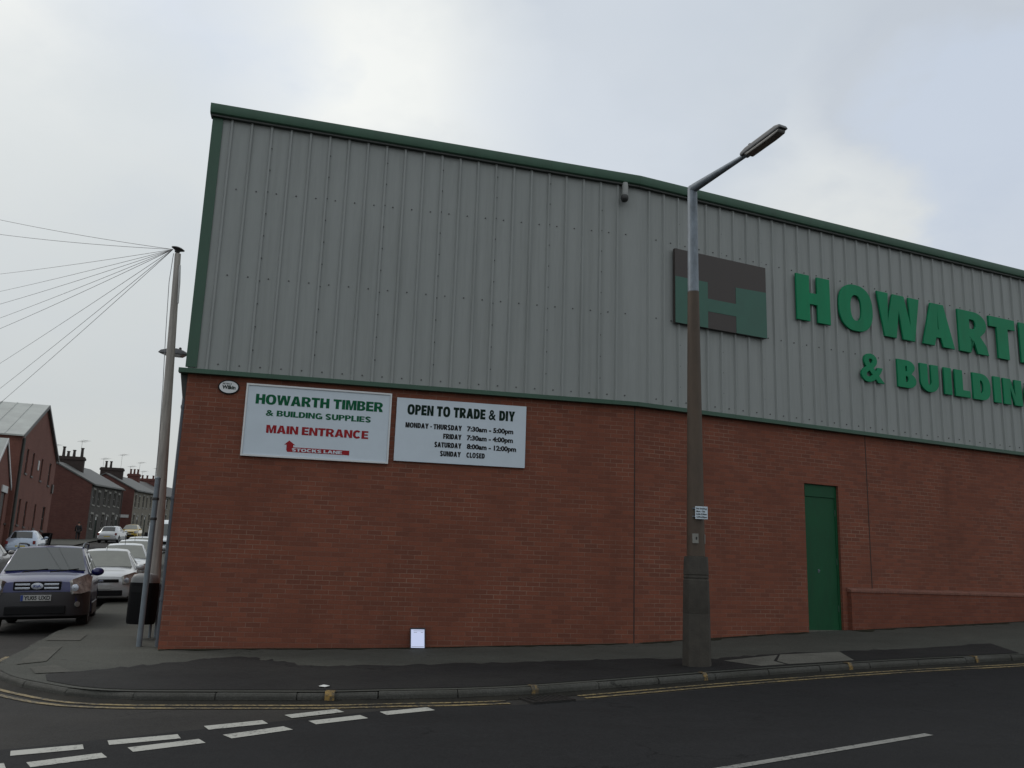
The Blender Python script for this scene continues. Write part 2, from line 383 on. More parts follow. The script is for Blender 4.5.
# ------------------------------------------------------------------ lettering
def arc(cx, cy, rx, ry, a0, a1, n=14):
    return [(cx + rx * cos(radians(a0 + (a1 - a0) * i / n)), cy + ry * sin(radians(a0 + (a1 - a0) * i / n))) for i in range(n + 1)]
def sarc(cx, cy, rx, ry, a0, a1, n=16, p=2.4):           # squarer arc
    out = []
    for i in range(n + 1):
        t = radians(a0 + (a1 - a0) * i / n); c, s = cos(t), sin(t)
        out.append((cx + rx * math.copysign(abs(c) ** (2 / p), c), cy + ry * math.copysign(abs(s) ** (2 / p), s)))
    return out
def stroke(path, w):
    n = len(path); L_, R_ = [], []
    for i, p in enumerate(path):
        a = path[max(i - 1, 0)]; b = path[min(i + 1, n - 1)]
        dx, dy = b[0] - a[0], b[1] - a[1]; d = sqrt(dx * dx + dy * dy) or 1
        nx, ny = -dy / d * w / 2, dx / d * w / 2
        L_.append((p[0] + nx, p[1] + ny)); R_.append((p[0] - nx, p[1] - ny))
    return L_ + R_[::-1]
def glyph(ch, t):
    """heavy grotesque capitals, cap height 1, stem t -> (loops, width)"""
    h = t * .8
    if ch == 'H': w = .80; return [[(0, 0), (t, 0), (t, .5 - h / 2), (w - t, .5 - h / 2), (w - t, 0), (w, 0), (w, 1), (w - t, 1), (w - t, .5 + h / 2), (t, .5 + h / 2), (t, 1), (0, 1)]], w
    if ch == 'I': return [[(0, 0), (t, 0), (t, 1), (0, 1)]], t
    if ch == 'L': w = .62; return [[(0, 0), (w, 0), (w, h), (t, h), (t, 1), (0, 1)]], w
    if ch == 'T': w = .72; return [[(w / 2 - t / 2, 0), (w / 2 + t / 2, 0), (w / 2 + t / 2, 1 - h), (w, 1 - h), (w, 1), (0, 1), (0, 1 - h), (w / 2 - t / 2, 1 - h)]], w
    if ch == 'E': w = .66; return [[(0, 0), (w, 0), (w, h), (t, h), (t, .5 - h * .42), (w * .93, .5 - h * .42), (w * .93, .5 + h * .42), (t, .5 + h * .42), (t, 1 - h), (w * .98, 1 - h), (w * .98, 1), (0, 1)]], w
    if ch == 'N': w = .80; k = t * 1.02; return [[(0, 0), (t * .93, 0), (t * .93, .62), (w - k, 0), (w, 0), (w, 1), (w - t * .93, 1), (w - t * .93, .38), (k, 1), (0, 1)]], w
    if ch == 'M': w = .95; q = t * .9; return [[(0, 0), (q, 0), (q, .7), (w / 2 - q * .42, 0), (w / 2 + q * .42, 0), (w - q, .7), (w - q, 0), (w, 0), (w, 1), (w - q * 1.35, 1), (w / 2, .36), (q * 1.35, 1), (0, 1)]], w
    if ch == 'W': w = 1.16; q = t * .98; return [[(0, 1), (.20 - q * .1, 0), (.20 + q * .95, 0), (w / 2, .62), (w - .20 - q * .95, 0), (w - .20 + q * .1, 0), (w, 1), (w - q, 1), (w - .27, .36), (w / 2 + q * .52, 1), (w / 2 - q * .52, 1), (.27, .36), (q, 1)]], w
    if ch == 'A': w = .88; q = t * 1.03; return [[(0, 0), (q, 0), (q + .055, .2), (w - q - .055, .2), (w - q, 0), (w, 0), (w / 2 + q * .56, 1), (w / 2 - q * .56, 1)], [(q + .11, .2 + h * .82), (w - q - .11, .2 + h * .82), (w / 2, .80)]], w
    if ch == 'O': w = .90; return [sarc(w / 2, .5, w / 2, .52, 0, 360, 36)[:-1], sarc(w / 2, .5, w / 2 - t, .52 - h * .95, 0, 360, 30)[:-1]], w
    if ch == 'D': w = .78; return [[(0, 0), (w * .45, 0)] + sarc(w * .45, .5, w * .55, .5, -90, 90, 18)[1:-1] + [(w * .45, 1), (0, 1)], [(t, h), (w * .42, h)] + sarc(w * .42, .5, w * .58 - t, .5 - h, -90, 90, 14)[1:-1] + [(w * .42, 1 - h), (t, 1 - h)]], w
    if ch == 'U': w = .79; r = w / 2; return [[(0, 1), (0, .36)] + arc(r, .36, r, .38, 180, 360, 18)[1:-1] + [(w, .36), (w, 1), (w - t, 1), (w - t, .36)] + arc(r, .36, r - t, .38 - h, 0, -180, 14)[1:-1] + [(t, .36), (t, 1)]], w
    if ch == 'P': w = .72; b = .40; return [[(0, 0), (t, 0), (t, b - .02), (w * .5, b - .02)] + arc(w * .5, (1 + b - .02) / 2, w * .5, (1 - b + .02) / 2, -90, 90, 14)[1:-1] + [(w * .5, 1), (0, 1)], [(t, b + h * .72), (w * .5, b + h * .72)] + arc(w * .5, (1 - h * .8 + b + h * .72) / 2, w * .5 - t * .95, (1 - h * .8 - b - h * .72) / 2, -90, 90, 10)[1:-1] + [(w * .5, 1 - h * .8), (t, 1 - h * .8)]], w
    if ch == 'R':
        w = .80; b = .40
        return [[(0, 0), (t, 0), (t, b - .03), (w * .36, b - .03), (w * .52, .27), (w * .62, 0), (w, 0), (w * .93, .22), (w * .74, b + .02)] + arc(w * .55, (1 + b + .02) / 2, w * .42, (1 - b - .02) / 2, -50, 90, 14) + [(0, 1)],
                [(t, b + h * .72), (w * .5, b + h * .72)] + arc(w * .5, (1 - h * .8 + b + h * .72) / 2, w * .46 - t * .95, (1 - h * .8 - b - h * .72) / 2, -90, 90, 10)[1:-1] + [(w * .5, 1 - h * .8), (t, 1 - h * .8)]], w
    if ch == 'B':
        w = .76; q = h * .82
        return [[(0, 0), (w * .55, 0)] + arc(w * .55, .27, w * .45, .27, -90, 62, 12)[1:] + arc(w * .55, .76, w * .40, .24, -48, 90, 12) + [(0, 1)],
                [(t, q), (w * .5, q)] + arc(w * .5, (q + .5 - q * .4) / 2, w * .5 - t, (.5 - q * .4 - q) / 2, -90, 90, 8)[1:-1] + [(w * .5, .5 - q * .4), (t, .5 - q * .4)],
                [(t, .5 + q * .45), (w * .5, .5 + q * .45)] + arc(w * .5, (1 - q + .5 + q * .45) / 2, w * .45 - t, (1 - q - .5 - q * .45) / 2, -90, 90, 8)[1:-1] + [(w * .5, 1 - q), (t, 1 - q)]], w
    if ch == 'C': w = .84; return [stroke(sarc(w / 2, .5, w / 2 - t / 2, .52 - h / 2, 42, 318, 26, 2.2), t * .94)], w * .97
    if ch == 'G':
        w = .86
        pa = stroke(sarc(w / 2, .5, w / 2 - t / 2, .52 - h / 2, 45, 320, 26, 2.2), t * .94)
        return [pa, [(w - t * .8, .0), (w, .0), (w, .50), (w * .52, .50), (w * .52, .50 - h * .8), (w - t * .8, .50 - h * .8)]], w
    if ch == 'S':
        w = .74; r = w / 2 - t / 2
        path = arc(w / 2, .73, r, .25 - (h / 2 - .04) * .75, 15, 200, 12) + arc(w / 2, .27, r, .25 - (h / 2 - .04) * .75, 20, -165, 12)[1:]
        return [stroke(path, t * .9)], w
    if ch == 'F': w = .62; return [[(0, 0), (t, 0), (t, .5 - h * .5), (w * .9, .5 - h * .5), (w * .9, .5 + h * .4), (t, .5 + h * .4), (t, 1 - h), (w, 1 - h), (w, 1), (0, 1)]], w
    if ch == 'Y': w = .84; return [[(w / 2 - t / 2, 0), (w / 2 + t / 2, 0), (w / 2 + t / 2, .40), (w, 1), (w - t * 1.12, 1), (w / 2, .62), (t * 1.12, 1), (0, 1), (w / 2 - t / 2, .40)]], w
    if ch == '-': return [[(0, .32), (.34, .32), (.34, .52), (0, .52)]], .34
    if ch == 'K': w = .82; return [[(0, 0), (t, 0), (t, .26), (.36, .40), (w - t * 1.25, 0), (w, 0), (.54, .60), (w - .03, 1), (w - t * 1.25, 1), (t, .60), (t, 1), (0, 1)]], w
    return None
def font_mesh(txt, off=0.0, spacing=1.0):
    cu = bpy.data.curves.new('t', 'FONT'); cu.body = txt; cu.size = 1; cu.offset = off; cu.space_character = spacing; cu.fill_mode = 'FRONT'; cu.resolution_u = 3
    o = bpy.data.objects.new('t', cu); COL.objects.link(o)
    dg = bpy.context.evaluated_depsgraph_get(); me = bpy.data.meshes.new_from_object(o.evaluated_get(dg))
    vs = [(v.co.x, v.co.y) for v in me.vertices]; fs = [tuple(p.vertices) for p in me.polygons]
    bpy.data.objects.remove(o); bpy.data.meshes.remove(me); bpy.data.curves.remove(cu)
    return vs, fs
def glyph_mesh(loops):
    """fill loops (holes by even-odd) -> 2D verts, faces"""
    cu = bpy.data.curves.new('t', 'CURVE'); cu.dimensions = '2D'; cu.fill_mode = 'BOTH'
    for lp in loops:
        s = cu.splines.new('POLY'); s.points.add(len(lp) - 1); s.use_cyclic_u = True
        for p, q in zip(s.points, lp): p.co = (q[0], q[1], 0, 1)
    o = bpy.data.objects.new('t', cu); COL.objects.link(o)
    dg = bpy.context.evaluated_depsgraph_get(); me = bpy.data.meshes.new_from_object(o.evaluated_get(dg))
    vs = [(v.co.x, v.co.y) for v in me.vertices]; fs = [tuple(p.vertices) for p in me.polygons]
    bpy.data.objects.remove(o); bpy.data.meshes.remove(me); bpy.data.curves.remove(cu)
    return vs, fs
GC = {}
def letter2d(ch, t):
    k = (ch, t)
    if k in GC: return GC[k]
    gl = glyph(ch, t)
    if gl is None:
        vs, fs = font_mesh(ch, .022)
        x0 = min(v[0] for v in vs); y0 = min(v[1] for v in vs); y1 = max(v[1] for v in vs); s = 1.02 / (y1 - y0)
        vs = [((v[0] - x0) * s, (v[1] - y0) * s - .01) for v in vs]; GC[k] = (vs, fs, max(v[0] for v in vs))
    elif ch == 'G':
        v1, f1 = glyph_mesh([gl[0][0]]); v2, f2 = glyph_mesh([gl[0][1]])
        GC[k] = (v1 + v2, f1 + [tuple(i + len(v1) for i in f) for f in f2], gl[1])
    else:
        vs, fs = glyph_mesh(gl[0]); GC[k] = (vs, fs, gl[1])
    return GC[k]
def solid_from_2d(mb, vs, fs, fmap, n0, n1, mi=0):
    """extrude a flat 2D mesh between offsets n0 (back) and n1 (front)"""
    k = len(vs); mb_v = [fmap(x, y, n0) for x, y in vs] + [fmap(x, y, n1) for x, y in vs]
    ec = {}
    for f in fs:
        for i in range(len(f)):
            e = (f[i], f[(i + 1) % len(f)]); ec[e] = ec.get(e, 0) + 1
    faces = [tuple(i + k for i in f) for f in fs] + [tuple(reversed(f)) for f in fs]
    for (a, b) in ec:
        if (b, a) not in ec: faces.append((a, b, b + k, a + k))
    mb.add(mb_v, faces, mi)
def line_layout(txt, t, gap=.085, space=.36):
    out = []; x = 0
    for ch in txt:
        if ch == ' ': x += space; continue
        vs, fs, w = letter2d(ch, t); out.append((vs, fs, x, ch)); x += w + gap
    return out, x - gap
def text_line(mb, fr, txt, t, u0, u1, z0, z1, n0, n1, mi=0, gap=.05, space=.3):
    lay, W = line_layout(txt, t, gap, space); sx = (u1 - u0) / W; sz = z1 - z0
    for vs, fs, x, ch in lay:
        solid_from_2d(mb, vs, fs, lambda a, b, n, x=x: fr(u0 + (a + x) * sx, z0 + b * sz, n), n0, n1, mi)
def font_line(mb, fmap, txt, u0, u1, z0, z1, n0, n1, off=.02, mi=0, capref=None):
    vs, fs = font_mesh(txt, off)
    x0 = min(v[0] for v in vs); x1 = max(v[0] for v in vs)
    cap = font_mesh('H', off)[0]; y0 = min(v[1] for v in cap); y1 = max(v[1] for v in cap)
    vs = [(u0 + (a - x0) / (x1 - x0) * (u1 - u0), z0 + (b - y0) / (y1 - y0) * (z1 - z0)) for a, b in vs]
    solid_from_2d(mb, vs, fs, fmap, n0, n1, mi)

# ------------------------------------------------------------------ sky, sun
world = bpy.data.worlds.new('World'); scene.world = world; world.use_nodes = True
n, l = world.node_tree.nodes, world.node_tree.links
bg = n['Background']
SUN_EL, SUN_AZ = radians(42), radians(-68)               # azimuth from +Y towards +X
sky = n.new('ShaderNodeTexSky'); sky.sky_type = 'NISHITA'; sky.sun_disc = False; sky.sun_elevation = SUN_EL; sky.sun_rotation = SUN_AZ
sky.air_density = 1; sky.dust_density = 3
tc = n.new('ShaderNodeTexCoord'); gen = tc.outputs['Generated']
sep = n.new('ShaderNodeSeparateXYZ'); l.new(gen, sep.inputs[0])
zz = n.new('ShaderNodeMath'); zz.operation = 'ADD'; zz.inputs[1].default_value = .28; l.new(sep.outputs['Z'], zz.inputs[0])
zm = n.new('ShaderNodeMath'); zm.operation = 'MAXIMUM'; zm.inputs[1].default_value = .1; l.new(zz.outputs[0], zm.inputs[0])
comb = n.new('ShaderNodeCombineXYZ')
for i, ax in enumerate('XY'):
    dv = n.new('ShaderNodeMath'); dv.operation = 'DIVIDE'; l.new(sep.outputs[ax], dv.inputs[0]); l.new(zm.outputs[0], dv.inputs[1]); l.new(dv.outputs[0], comb.inputs[i])
comb.inputs[2].default_value = 3.7
mp = n.new('ShaderNodeMapping'); mp.inputs['Location'].default_value = (1.35, .4, 0); l.new(comb.outputs[0], mp.inputs['Vector'])
cl1 = noise(n, l, mp.outputs['Vector'], 1.1, 5, .5)
cl2 = noise(n, l, mp.outputs['Vector'], 3.2, 5, .55)
ad = n.new('ShaderNodeMath'); ad.operation = 'MULTIPLY_ADD'; ad.inputs[1].default_value = .35; l.new(cl2, ad.inputs[0]); l.new(cl1, ad.inputs[2])
cloud = mixc(n, l, ramp(n, l, ad.outputs[0], .50, .86), (6.0, 6.55, 7.15), (8.3, 8.45, 8.3))
# thinner, brighter places and heavier bluish banks of the cloud deck
def lobe(px, py, rad, soft=1.):
    d = ray(px, py).normalized(); vm = n.new('ShaderNodeVectorMath'); vm.operation = 'DOT_PRODUCT'; vm.inputs[1].default_value = d; l.new(gen, vm.inputs[0])
    wob = n.new('ShaderNodeMath'); wob.operation = 'MULTIPLY_ADD'; wob.inputs[1].default_value = .05; l.new(cl2, wob.inputs[0]); l.new(vm.outputs['Value'], wob.inputs[2])
    return ramp(n, l, wob.outputs[0], cos(rad) + .025, 1.025, 0, 1)
for px, py, rad, k, colr in ((365, 45, .20, .75, (10., 10.1, 9.6)), (-40, 10, .22, .8, (10.2, 10.2, 9.7)), (560, 150, .12, .3, (8.8, 9.1, 9.1)), (860, 210, .14, .5, (8.7, 8.9, 8.6)),
                             (185, 20, .16, .75, (6.4, 7.1, 8.1)), (640, 70, .22, .65, (6.3, 6.9, 7.7)), (960, 75, .15, .75, (5.6, 6.1, 6.8)), (30, 140, .2, .7, (6.9, 7.3, 7.4)), (1010, 160, .12, .6, (6.2, 7.0, 8.3)), (60, 330, .34, .8, (6.9, 7.25, 7.2))):
    lm = n.new('ShaderNodeMath'); lm.operation = 'MULTIPLY'; lm.inputs[1].default_value = k; l.new(lobe(px, py, rad), lm.inputs[0])
    cloud = mixc(n, l, lm.outputs[0], cloud, colr)
# overcast: duller towards the horizon, brighter overhead
el = ramp(n, l, sep.outputs['Z'], -.02, .42, .74, 1.02)
elc = n.new('ShaderNodeCombineXYZ')
for i in range(3): l.new(el, elc.inputs[i])
cloud = mixc(n, l, 1., cloud, elc.outputs[0], 'MULTIPLY')
# brighter towards the veiled sun, duller behind the camera
sdv = n.new('ShaderNodeVectorMath'); sdv.operation = 'DOT_PRODUCT'; sdv.inputs[1].default_value = (sin(SUN_AZ) * .9, cos(SUN_AZ) * .9, .35); l.new(gen, sdv.inputs[0])
az_ = ramp(n, l, sdv.outputs['Value'], -.8, .8, .94, 1.03)
azc = n.new('ShaderNodeCombineXYZ')
for i in range(3): l.new(az_, azc.inputs[i])
cloud = mixc(n, l, 1., cloud, azc.outputs[0], 'MULTIPLY')
l.new(mixc(n, l, .9, sky.outputs['Color'], cloud), bg.inputs['Color'])
bg.inputs['Strength'].default_value = .1
sl = bpy.data.lights.new('sun', 'SUN'); sl.energy = .8; sl.angle = radians(20); sl.color = (1, .96, .9)
so = bpy.data.objects.new('sun', sl); COL.objects.link(so)
sd = Vector((sin(SUN_AZ) * cos(SUN_EL), cos(SUN_AZ) * cos(SUN_EL), sin(SUN_EL)))
so.rotation_euler = (-sd).to_track_quat('-Z', 'Y').to_euler(); so.location = sd * 100
scene.view_settings.view_transform = 'Standard'; scene.view_settings.look = 'None'; scene.view_settings.gamma = 1
scene.view_settings.exposure = 0; scene.view_settings.use_curve_mapping = False
scene.cycles.use_denoising = True; scene.cycles.max_bounces = 6

# ------------------------------------------------------------------ ground surfaces
def structure(o): o['kind'] = 'structure'; return o
def axis(lo, hi, near_lo, near_hi, step, far):
    v = []; x = lo
    while x < near_lo: v.append(x); x += far
    x = near_lo
    while x < near_hi: v.append(x); x += step
    x = near_hi
    while x <= hi: v.append(x); x += far
    return v
def sheet(name, xs, ys, dz, m):
    mb = MB(); mb.v = [(x, y, g(x, y) + dz) for y in ys for x in xs]; k = len(xs)
    for j in range(len(ys) - 1):
        for i in range(k - 1): mb.f.append([j * k + i, j * k + i + 1, (j + 1) * k + i + 1, (j + 1) * k + i]); mb.m.append(0)
    return structure(mb.build(name, m, fix=False, smooth=60))
def inside(p, poly):
    c = False; j = len(poly) - 1
    for i in range(len(poly)):
        a, b = poly[i], poly[j]
        if (a[1] > p[1]) != (b[1] > p[1]) and p[0] < (b[0] - a[0]) * (p[1] - a[1]) / (b[1] - a[1]) + a[0]: c = not c
        j = i
    return c
def patch(name, poly, dz, m, step=.6, parent=None, far=None):
    """a flat-lying sheet with the given outline, following the ground"""
    dense = []
    for i, p in enumerate(poly):
        q = poly[(i + 1) % len(poly)]; L_ = sqrt((q[0] - p[0]) ** 2 + (q[1] - p[1]) ** 2); k = max(1, int(L_ / (step * (1 if L_ < 15 else 3))))
        for a in range(k): dense.append((p[0] + (q[0] - p[0]) * a / k, p[1] + (q[1] - p[1]) * a / k))
    pts = [Vector(p) for p in dense]; nb = len(pts)
    x0 = min(p[0] for p in dense); x1 = max(p[0] for p in dense); y0 = min(p[1] for p in dense); y1 = max(p[1] for p in dense)
    y = y0 + step * .37
    while y < y1:
        x = x0 + step * .41; sx = step if y < 30 else step * 3
        while x < x1:
            if inside((x, y), dense): pts.append(Vector((x, y)))
            x += sx
        y += sx
    v2, e2, f2, _, _, _ = delaunay_2d_cdt(pts, [(i, (i + 1) % nb) for i in range(nb)], [list(range(nb))], 1, 1e-4)
    mb = MB(); mb.v = [(p[0], p[1], g(p[0], p[1]) + dz) for p in v2]; mb.f = [list(f) for f in f2]; mb.m = [0] * len(f2)
    o = mb.build(name, m, parent, fix=False, smooth=60)
    return o
def catmull(P, n=6):
    out = []
    for i in range(len(P) - 1):
        p0 = P[max(i - 1, 0)]; p1 = P[i]; p2 = P[i + 1]; p3 = P[min(i + 2, len(P) - 1)]
        for k in range(n):
            t = k / n
            out.append(tuple(.5 * (2 * p1[c] + (p2[c] - p0[c]) * t + (2 * p0[c] - 5 * p1[c] + 4 * p2[c] - p3[c]) * t * t + (3 * p1[c] - p0[c] - 3 * p2[c] + p3[c]) * t ** 3) for c in (0, 1)))
    out.append(tuple(P[-1])); return out
def offset(P, d):                       # shift a polyline to its right-hand side by d
    out = []
    for i, p in enumerate(P):
        a = P[max(i - 1, 0)]; b = P[min(i + 1, len(P) - 1)]; dx, dy = b[0] - a[0], b[1] - a[1]; k = sqrt(dx * dx + dy * dy)
        out.append((p[0] + dy / k * d, p[1] - dx / k * d))
    return out
def resample(P, step):
    out = [P[0]]; acc = 0
    for a, b in zip(P, P[1:]):
        L_ = sqrt((b[0] - a[0]) ** 2 + (b[1] - a[1]) ** 2); t = step - acc
        while t < L_:
            out.append((a[0] + (b[0] - a[0]) * t / L_, a[1] + (b[1] - a[1]) * t / L_)); t += step
        acc = (acc + L_) % step if L_ else acc
    return out

sheet('ground', axis(-700, 700, -60, 60, 6, 40), axis(-300, 900, -30, 150, 6, 50), -.42, M['ground'])
sheet('road', axis(-95, 62, -14, 22, 1.0, 6), axis(-14, 190, 0, 26, 1.0, 6), ROAD, M['road_old'])
KERB = catmull([(-43.7, 122), (-36.3, 101), (-29.5, 81), (-23.2, 62), (-17.6, 45), (-12.95, 31), (-11.1, 25.6), (-9.22, 20.37), (-7.88, 15.98), (-7.41, 14.5), (-7.12, 13.45), (-6.9, 12.75), (-6.55, 12.1), (-6.05, 11.55), (-5.45, 11.1),
                (-4.9, 10.76), (-4.3, 10.60), (-3.5, 10.60), (-2.75, 10.62), (-1.96, 10.65), (-1.18, 10.78), (-.37, 10.9), (.36, 11.13), (1.24, 11.55), (2.64, 12.27), (4.2, 13.0), (5.92, 13.72), (8.22, 14.52), (12, 15.95), (20, 19.1), (40, 27.4)], 5)
corner = (C0.x, C0.y); kink = (K0.x, K0.y); farR = tuple((K0 + FR.u * LEN_R)[:2])
sideB = tuple((C0 + DS * 30)[:2])
pave_poly = KERB + [farR, (FR(0, 0, -.05).x, FR(0, 0, -.05).y), tuple(FL(.05, 0, -.05)[:2]), (sideB[0], sideB[1]), (-30, 122)]
structure(patch('pavement', offset(KERB, -.06) + pave_poly[len(KERB):], 0, M['pave'], .5))
# kerb stones: one run, with open joints
def kerb_run(P):
    mb = MB(); R_ = resample(P, .915)
    for a, b in zip(R_, R_[1:]):
        dx, dy = b[0] - a[0], b[1] - a[1]; k = sqrt(dx * dx + dy * dy); ux, uy = dx / k, dy / k; nx, ny = uy, -ux
        j = .003 + .004 * random.random(); dz = random.uniform(-.006, .006) - .006; dn = random.uniform(-.008, .008)
        a2 = (a[0] + ux * j, a[1] + uy * j); b2 = (b[0] - ux * j, b[1] - uy * j)
        prof = [(-.14, -.2), (.0, -.2), (.0, -.035), (-.028, 0), (-.14, 0)]
        za, zb = g(*a2) + dz, g(*b2) + dz
        mb.prism(prof, lambda s, z: Vector((a2[0] + nx * (s + dn), a2[1] + ny * (s + dn), za + z)), lambda s, z: Vector((b2[0] + nx * (s + dn), b2[1] + ny * (s + dn), zb + z)))
    return structure(mb.build('kerb', M['kerb'], bevel=.008, bseg=1))
kerb_run(KERB)
def strip(name, P, d0, d1, dz, m):
    A2, B2 = offset(P, d0), offset(P, d1); mb = MB()
    for i in range(len(P) - 1):
        mb.quad(*[(q[0], q[1], g(q[0], q[1]) + ROAD + dz) for q in (A2[i], B2[i], B2[i + 1], A2[i + 1])])
    return structure(mb.build(name, m, fix=False))
near_kerb = [p for p in KERB if p[1] < 34 and p[0] < 40]
near_kerb = resample(near_kerb, .3)
_mb = MB(); _a, _b = offset(near_kerb, -.012), offset(near_kerb, .125)
for i in range(len(near_kerb) - 1): _mb.quad(*[(q[0], q[1], g(q[0], q[1]) + ROAD + dz_) for q, dz_ in ((_a[i], .036), (_b[i], .0045), (_b[i + 1], .0045), (_a[i + 1], .036))])
structure(_mb.build('gutter_channel', M['gutter'], fix=False))
yl = [p for p in near_kerb if p[1] < 14.2 or p[0] > -3]
yl_ = [p for p in yl if not (-.05 < p[0] - .75 < .55)]
def split_at_gully(P): 
    a = [p for p in P if p[0] < .26]; b = [p for p in P if p[0] > .80]; return a, b
for part in split_at_gully(yl):
    strip('yellow_road_line', part, .135, .205, .008, M['yellow_line'])
    strip('yellow_road_line', part, .30, .375, .008, M['yellow_line'])
# main carriageway, newer darker surfacing, bounded by the give-way line
mainroad = [(-9.8, 4.2), (-4.6, 8.15), (-.75, 10.55)] + [p for p in offset(KERB, .44) if p[0] > -.3 and p[1] < 27.5] + [(62, 20), (62, -12), (-9.8, -12)]
structure(patch('main_road', mainroad, ROAD + .004, M['road_new'], .8))
def rect_on_ground(P, Q, w, name, m, dz):
    P, Q = Vector(P), Vector(Q); d = (Q - P).normalized(); nn = Vector((-d.y, d.x)) * w / 2
    return structure(patch(name, [tuple(P - nn), tuple(Q - nn), tuple(Q + nn), tuple(P + nn)], dz, m, .5))
for a, b in (((-4.84, 7.83), (-4.33, 8.10)), ((-4.184, 8.159), (-3.684, 8.42)), ((-3.534, 8.582), (-2.997, 8.863)), ((-2.873, 9.248), (-2.378, 9.549)), ((-2.215, 9.833), (-1.737, 10.176)), ((-1.254, 10.03), (-.768, 10.312)),
             ((-4.5, 7.42), (-4.0, 7.74)), ((-3.827, 7.771), (-3.363, 8.114)), ((-3.226, 8.316), (-2.721, 8.678)), ((-2.549, 8.861), (-2.078, 9.263)), ((-1.9, 9.527), (-1.427, 9.849))):
    rect_on_ground(a, b, .2, 'give_way_dash', M['white_line'], ROAD + .009)
for k in range(-2, 3):
    o_ = Vector((4.133, 9.106)) + Vector((.861, .508)) * (k * 6.0)
    rect_on_ground(o_ - Vector((.861, .508)) * 4, o_, .095, 'centre_line', M['dull_line'], ROAD + .009)
# darker relaid strip of footway by the kerb, ragged along its back edge
back = [at_ for at_ in ((8.4, 15.9), (6.6, 15.1), (5.4, 14.75), (4.1, 14.35), (3.0, 13.75), (2.0, 13.75), (1.0, 13.45), (.1, 13.3), (-.9, 13.05), (-1.9, 12.85), (-2.7, 12.75), (-3.3, 13.3), (-3.9, 13.6), (-4.5, 13.0), (-4.9, 12.6), (-5.35, 12.1), (-5.75, 11.75))]
rag = []
for p, q in zip(back, back[1:]):
    for k in range(8):
        t = k / 8; rag.append((p[0] + (q[0] - p[0]) * t + random.uniform(-.03, .03), p[1] + (q[1] - p[1]) * t + random.choice((-.16, -.06, 0, .05, .12)) * random.random()))
ko = [p for p in offset(KERB, -.15) if -5.6 < p[0] < 8.4 and p[1] < 16]
structure(patch('relaid_footway', ko + rag, .006, M['pave_dark'], .4))
for poly in ([(4.25, 14.25), (5.3, 14.62), (5.15, 13.62), (4.6, 13.38), (4.05, 13.17), (3.98, 13.5)], [(4.2, 14.2), (3.93, 13.5), (4.0, 13.15), (3.6, 12.97), (3.2, 13.5)]):
    structure(patch('concrete_slab', poly, .011, M['slab'], .4))
for P4 in (((30, 668), (55, 665.5), (73, 672.5), (35, 674)), ((53, 635), (87, 635), (80, 641), (46, 641)), ((40, 648), (62, 647), (46, 662), (16, 665))):
    poly = []
    for q in P4:
        d = ray(*q); t = 5.
        while (d * t).z > g((d * t).x, (d * t).y): t += .02
        poly.append(((d * t).x, (d * t).y))
    structure(patch('paving_slab', poly, .009, M['slab_worn'], .4))
# a few of the kerb stones carry painted loading marks
ring = resample(offset(KERB, 0), .05)
for tx, hw_ in ((-1.93, .055), (.38, .042), (2.66, .03), (5.0, .034), (7.25, .03)):
    i = min(range(len(ring)), key=lambda k: abs(ring[k][0] - tx) + (100 if ring[k][1] > 17 else 0))
    a, b = ring[i - 1], ring[i + 1]; dx, dy = b[0] - a[0], b[1] - a[1]; k = sqrt(dx * dx + dy * dy); ux, uy = dx / k, dy / k; nx, ny = uy, -ux
    c = ring[i]; mb = MB(); prof = [(-.13, .003), (-.028, .003), (.003, -.035), (.003, -.105), (.013, -.105), (.013, -.028), (-.022, .013), (-.13, .013)]
    e = lambda s, z, t: Vector((c[0] + nx * s + ux * t, c[1] + ny * s + uy * t, g(c[0], c[1]) + z - .003))
    mb.prism(prof, lambda s, z: e(s, z, -hw_), lambda s, z: e(s, z, hw_))
    structure(mb.build('yellow_kerb_mark', M['yellow_mark']))

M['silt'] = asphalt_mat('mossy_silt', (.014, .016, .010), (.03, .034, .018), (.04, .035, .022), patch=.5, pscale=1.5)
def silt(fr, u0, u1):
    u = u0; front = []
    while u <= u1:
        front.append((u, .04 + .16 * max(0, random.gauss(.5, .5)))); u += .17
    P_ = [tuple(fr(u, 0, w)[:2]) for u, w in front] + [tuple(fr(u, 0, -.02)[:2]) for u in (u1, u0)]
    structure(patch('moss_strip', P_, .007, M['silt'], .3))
silt(FL, .02, 7.6); silt(FR, .1, 3.9); silt(Frame(FR(0, 0, .10), tuple(FR.u), tuple(FR.n)), 4.95, 15)
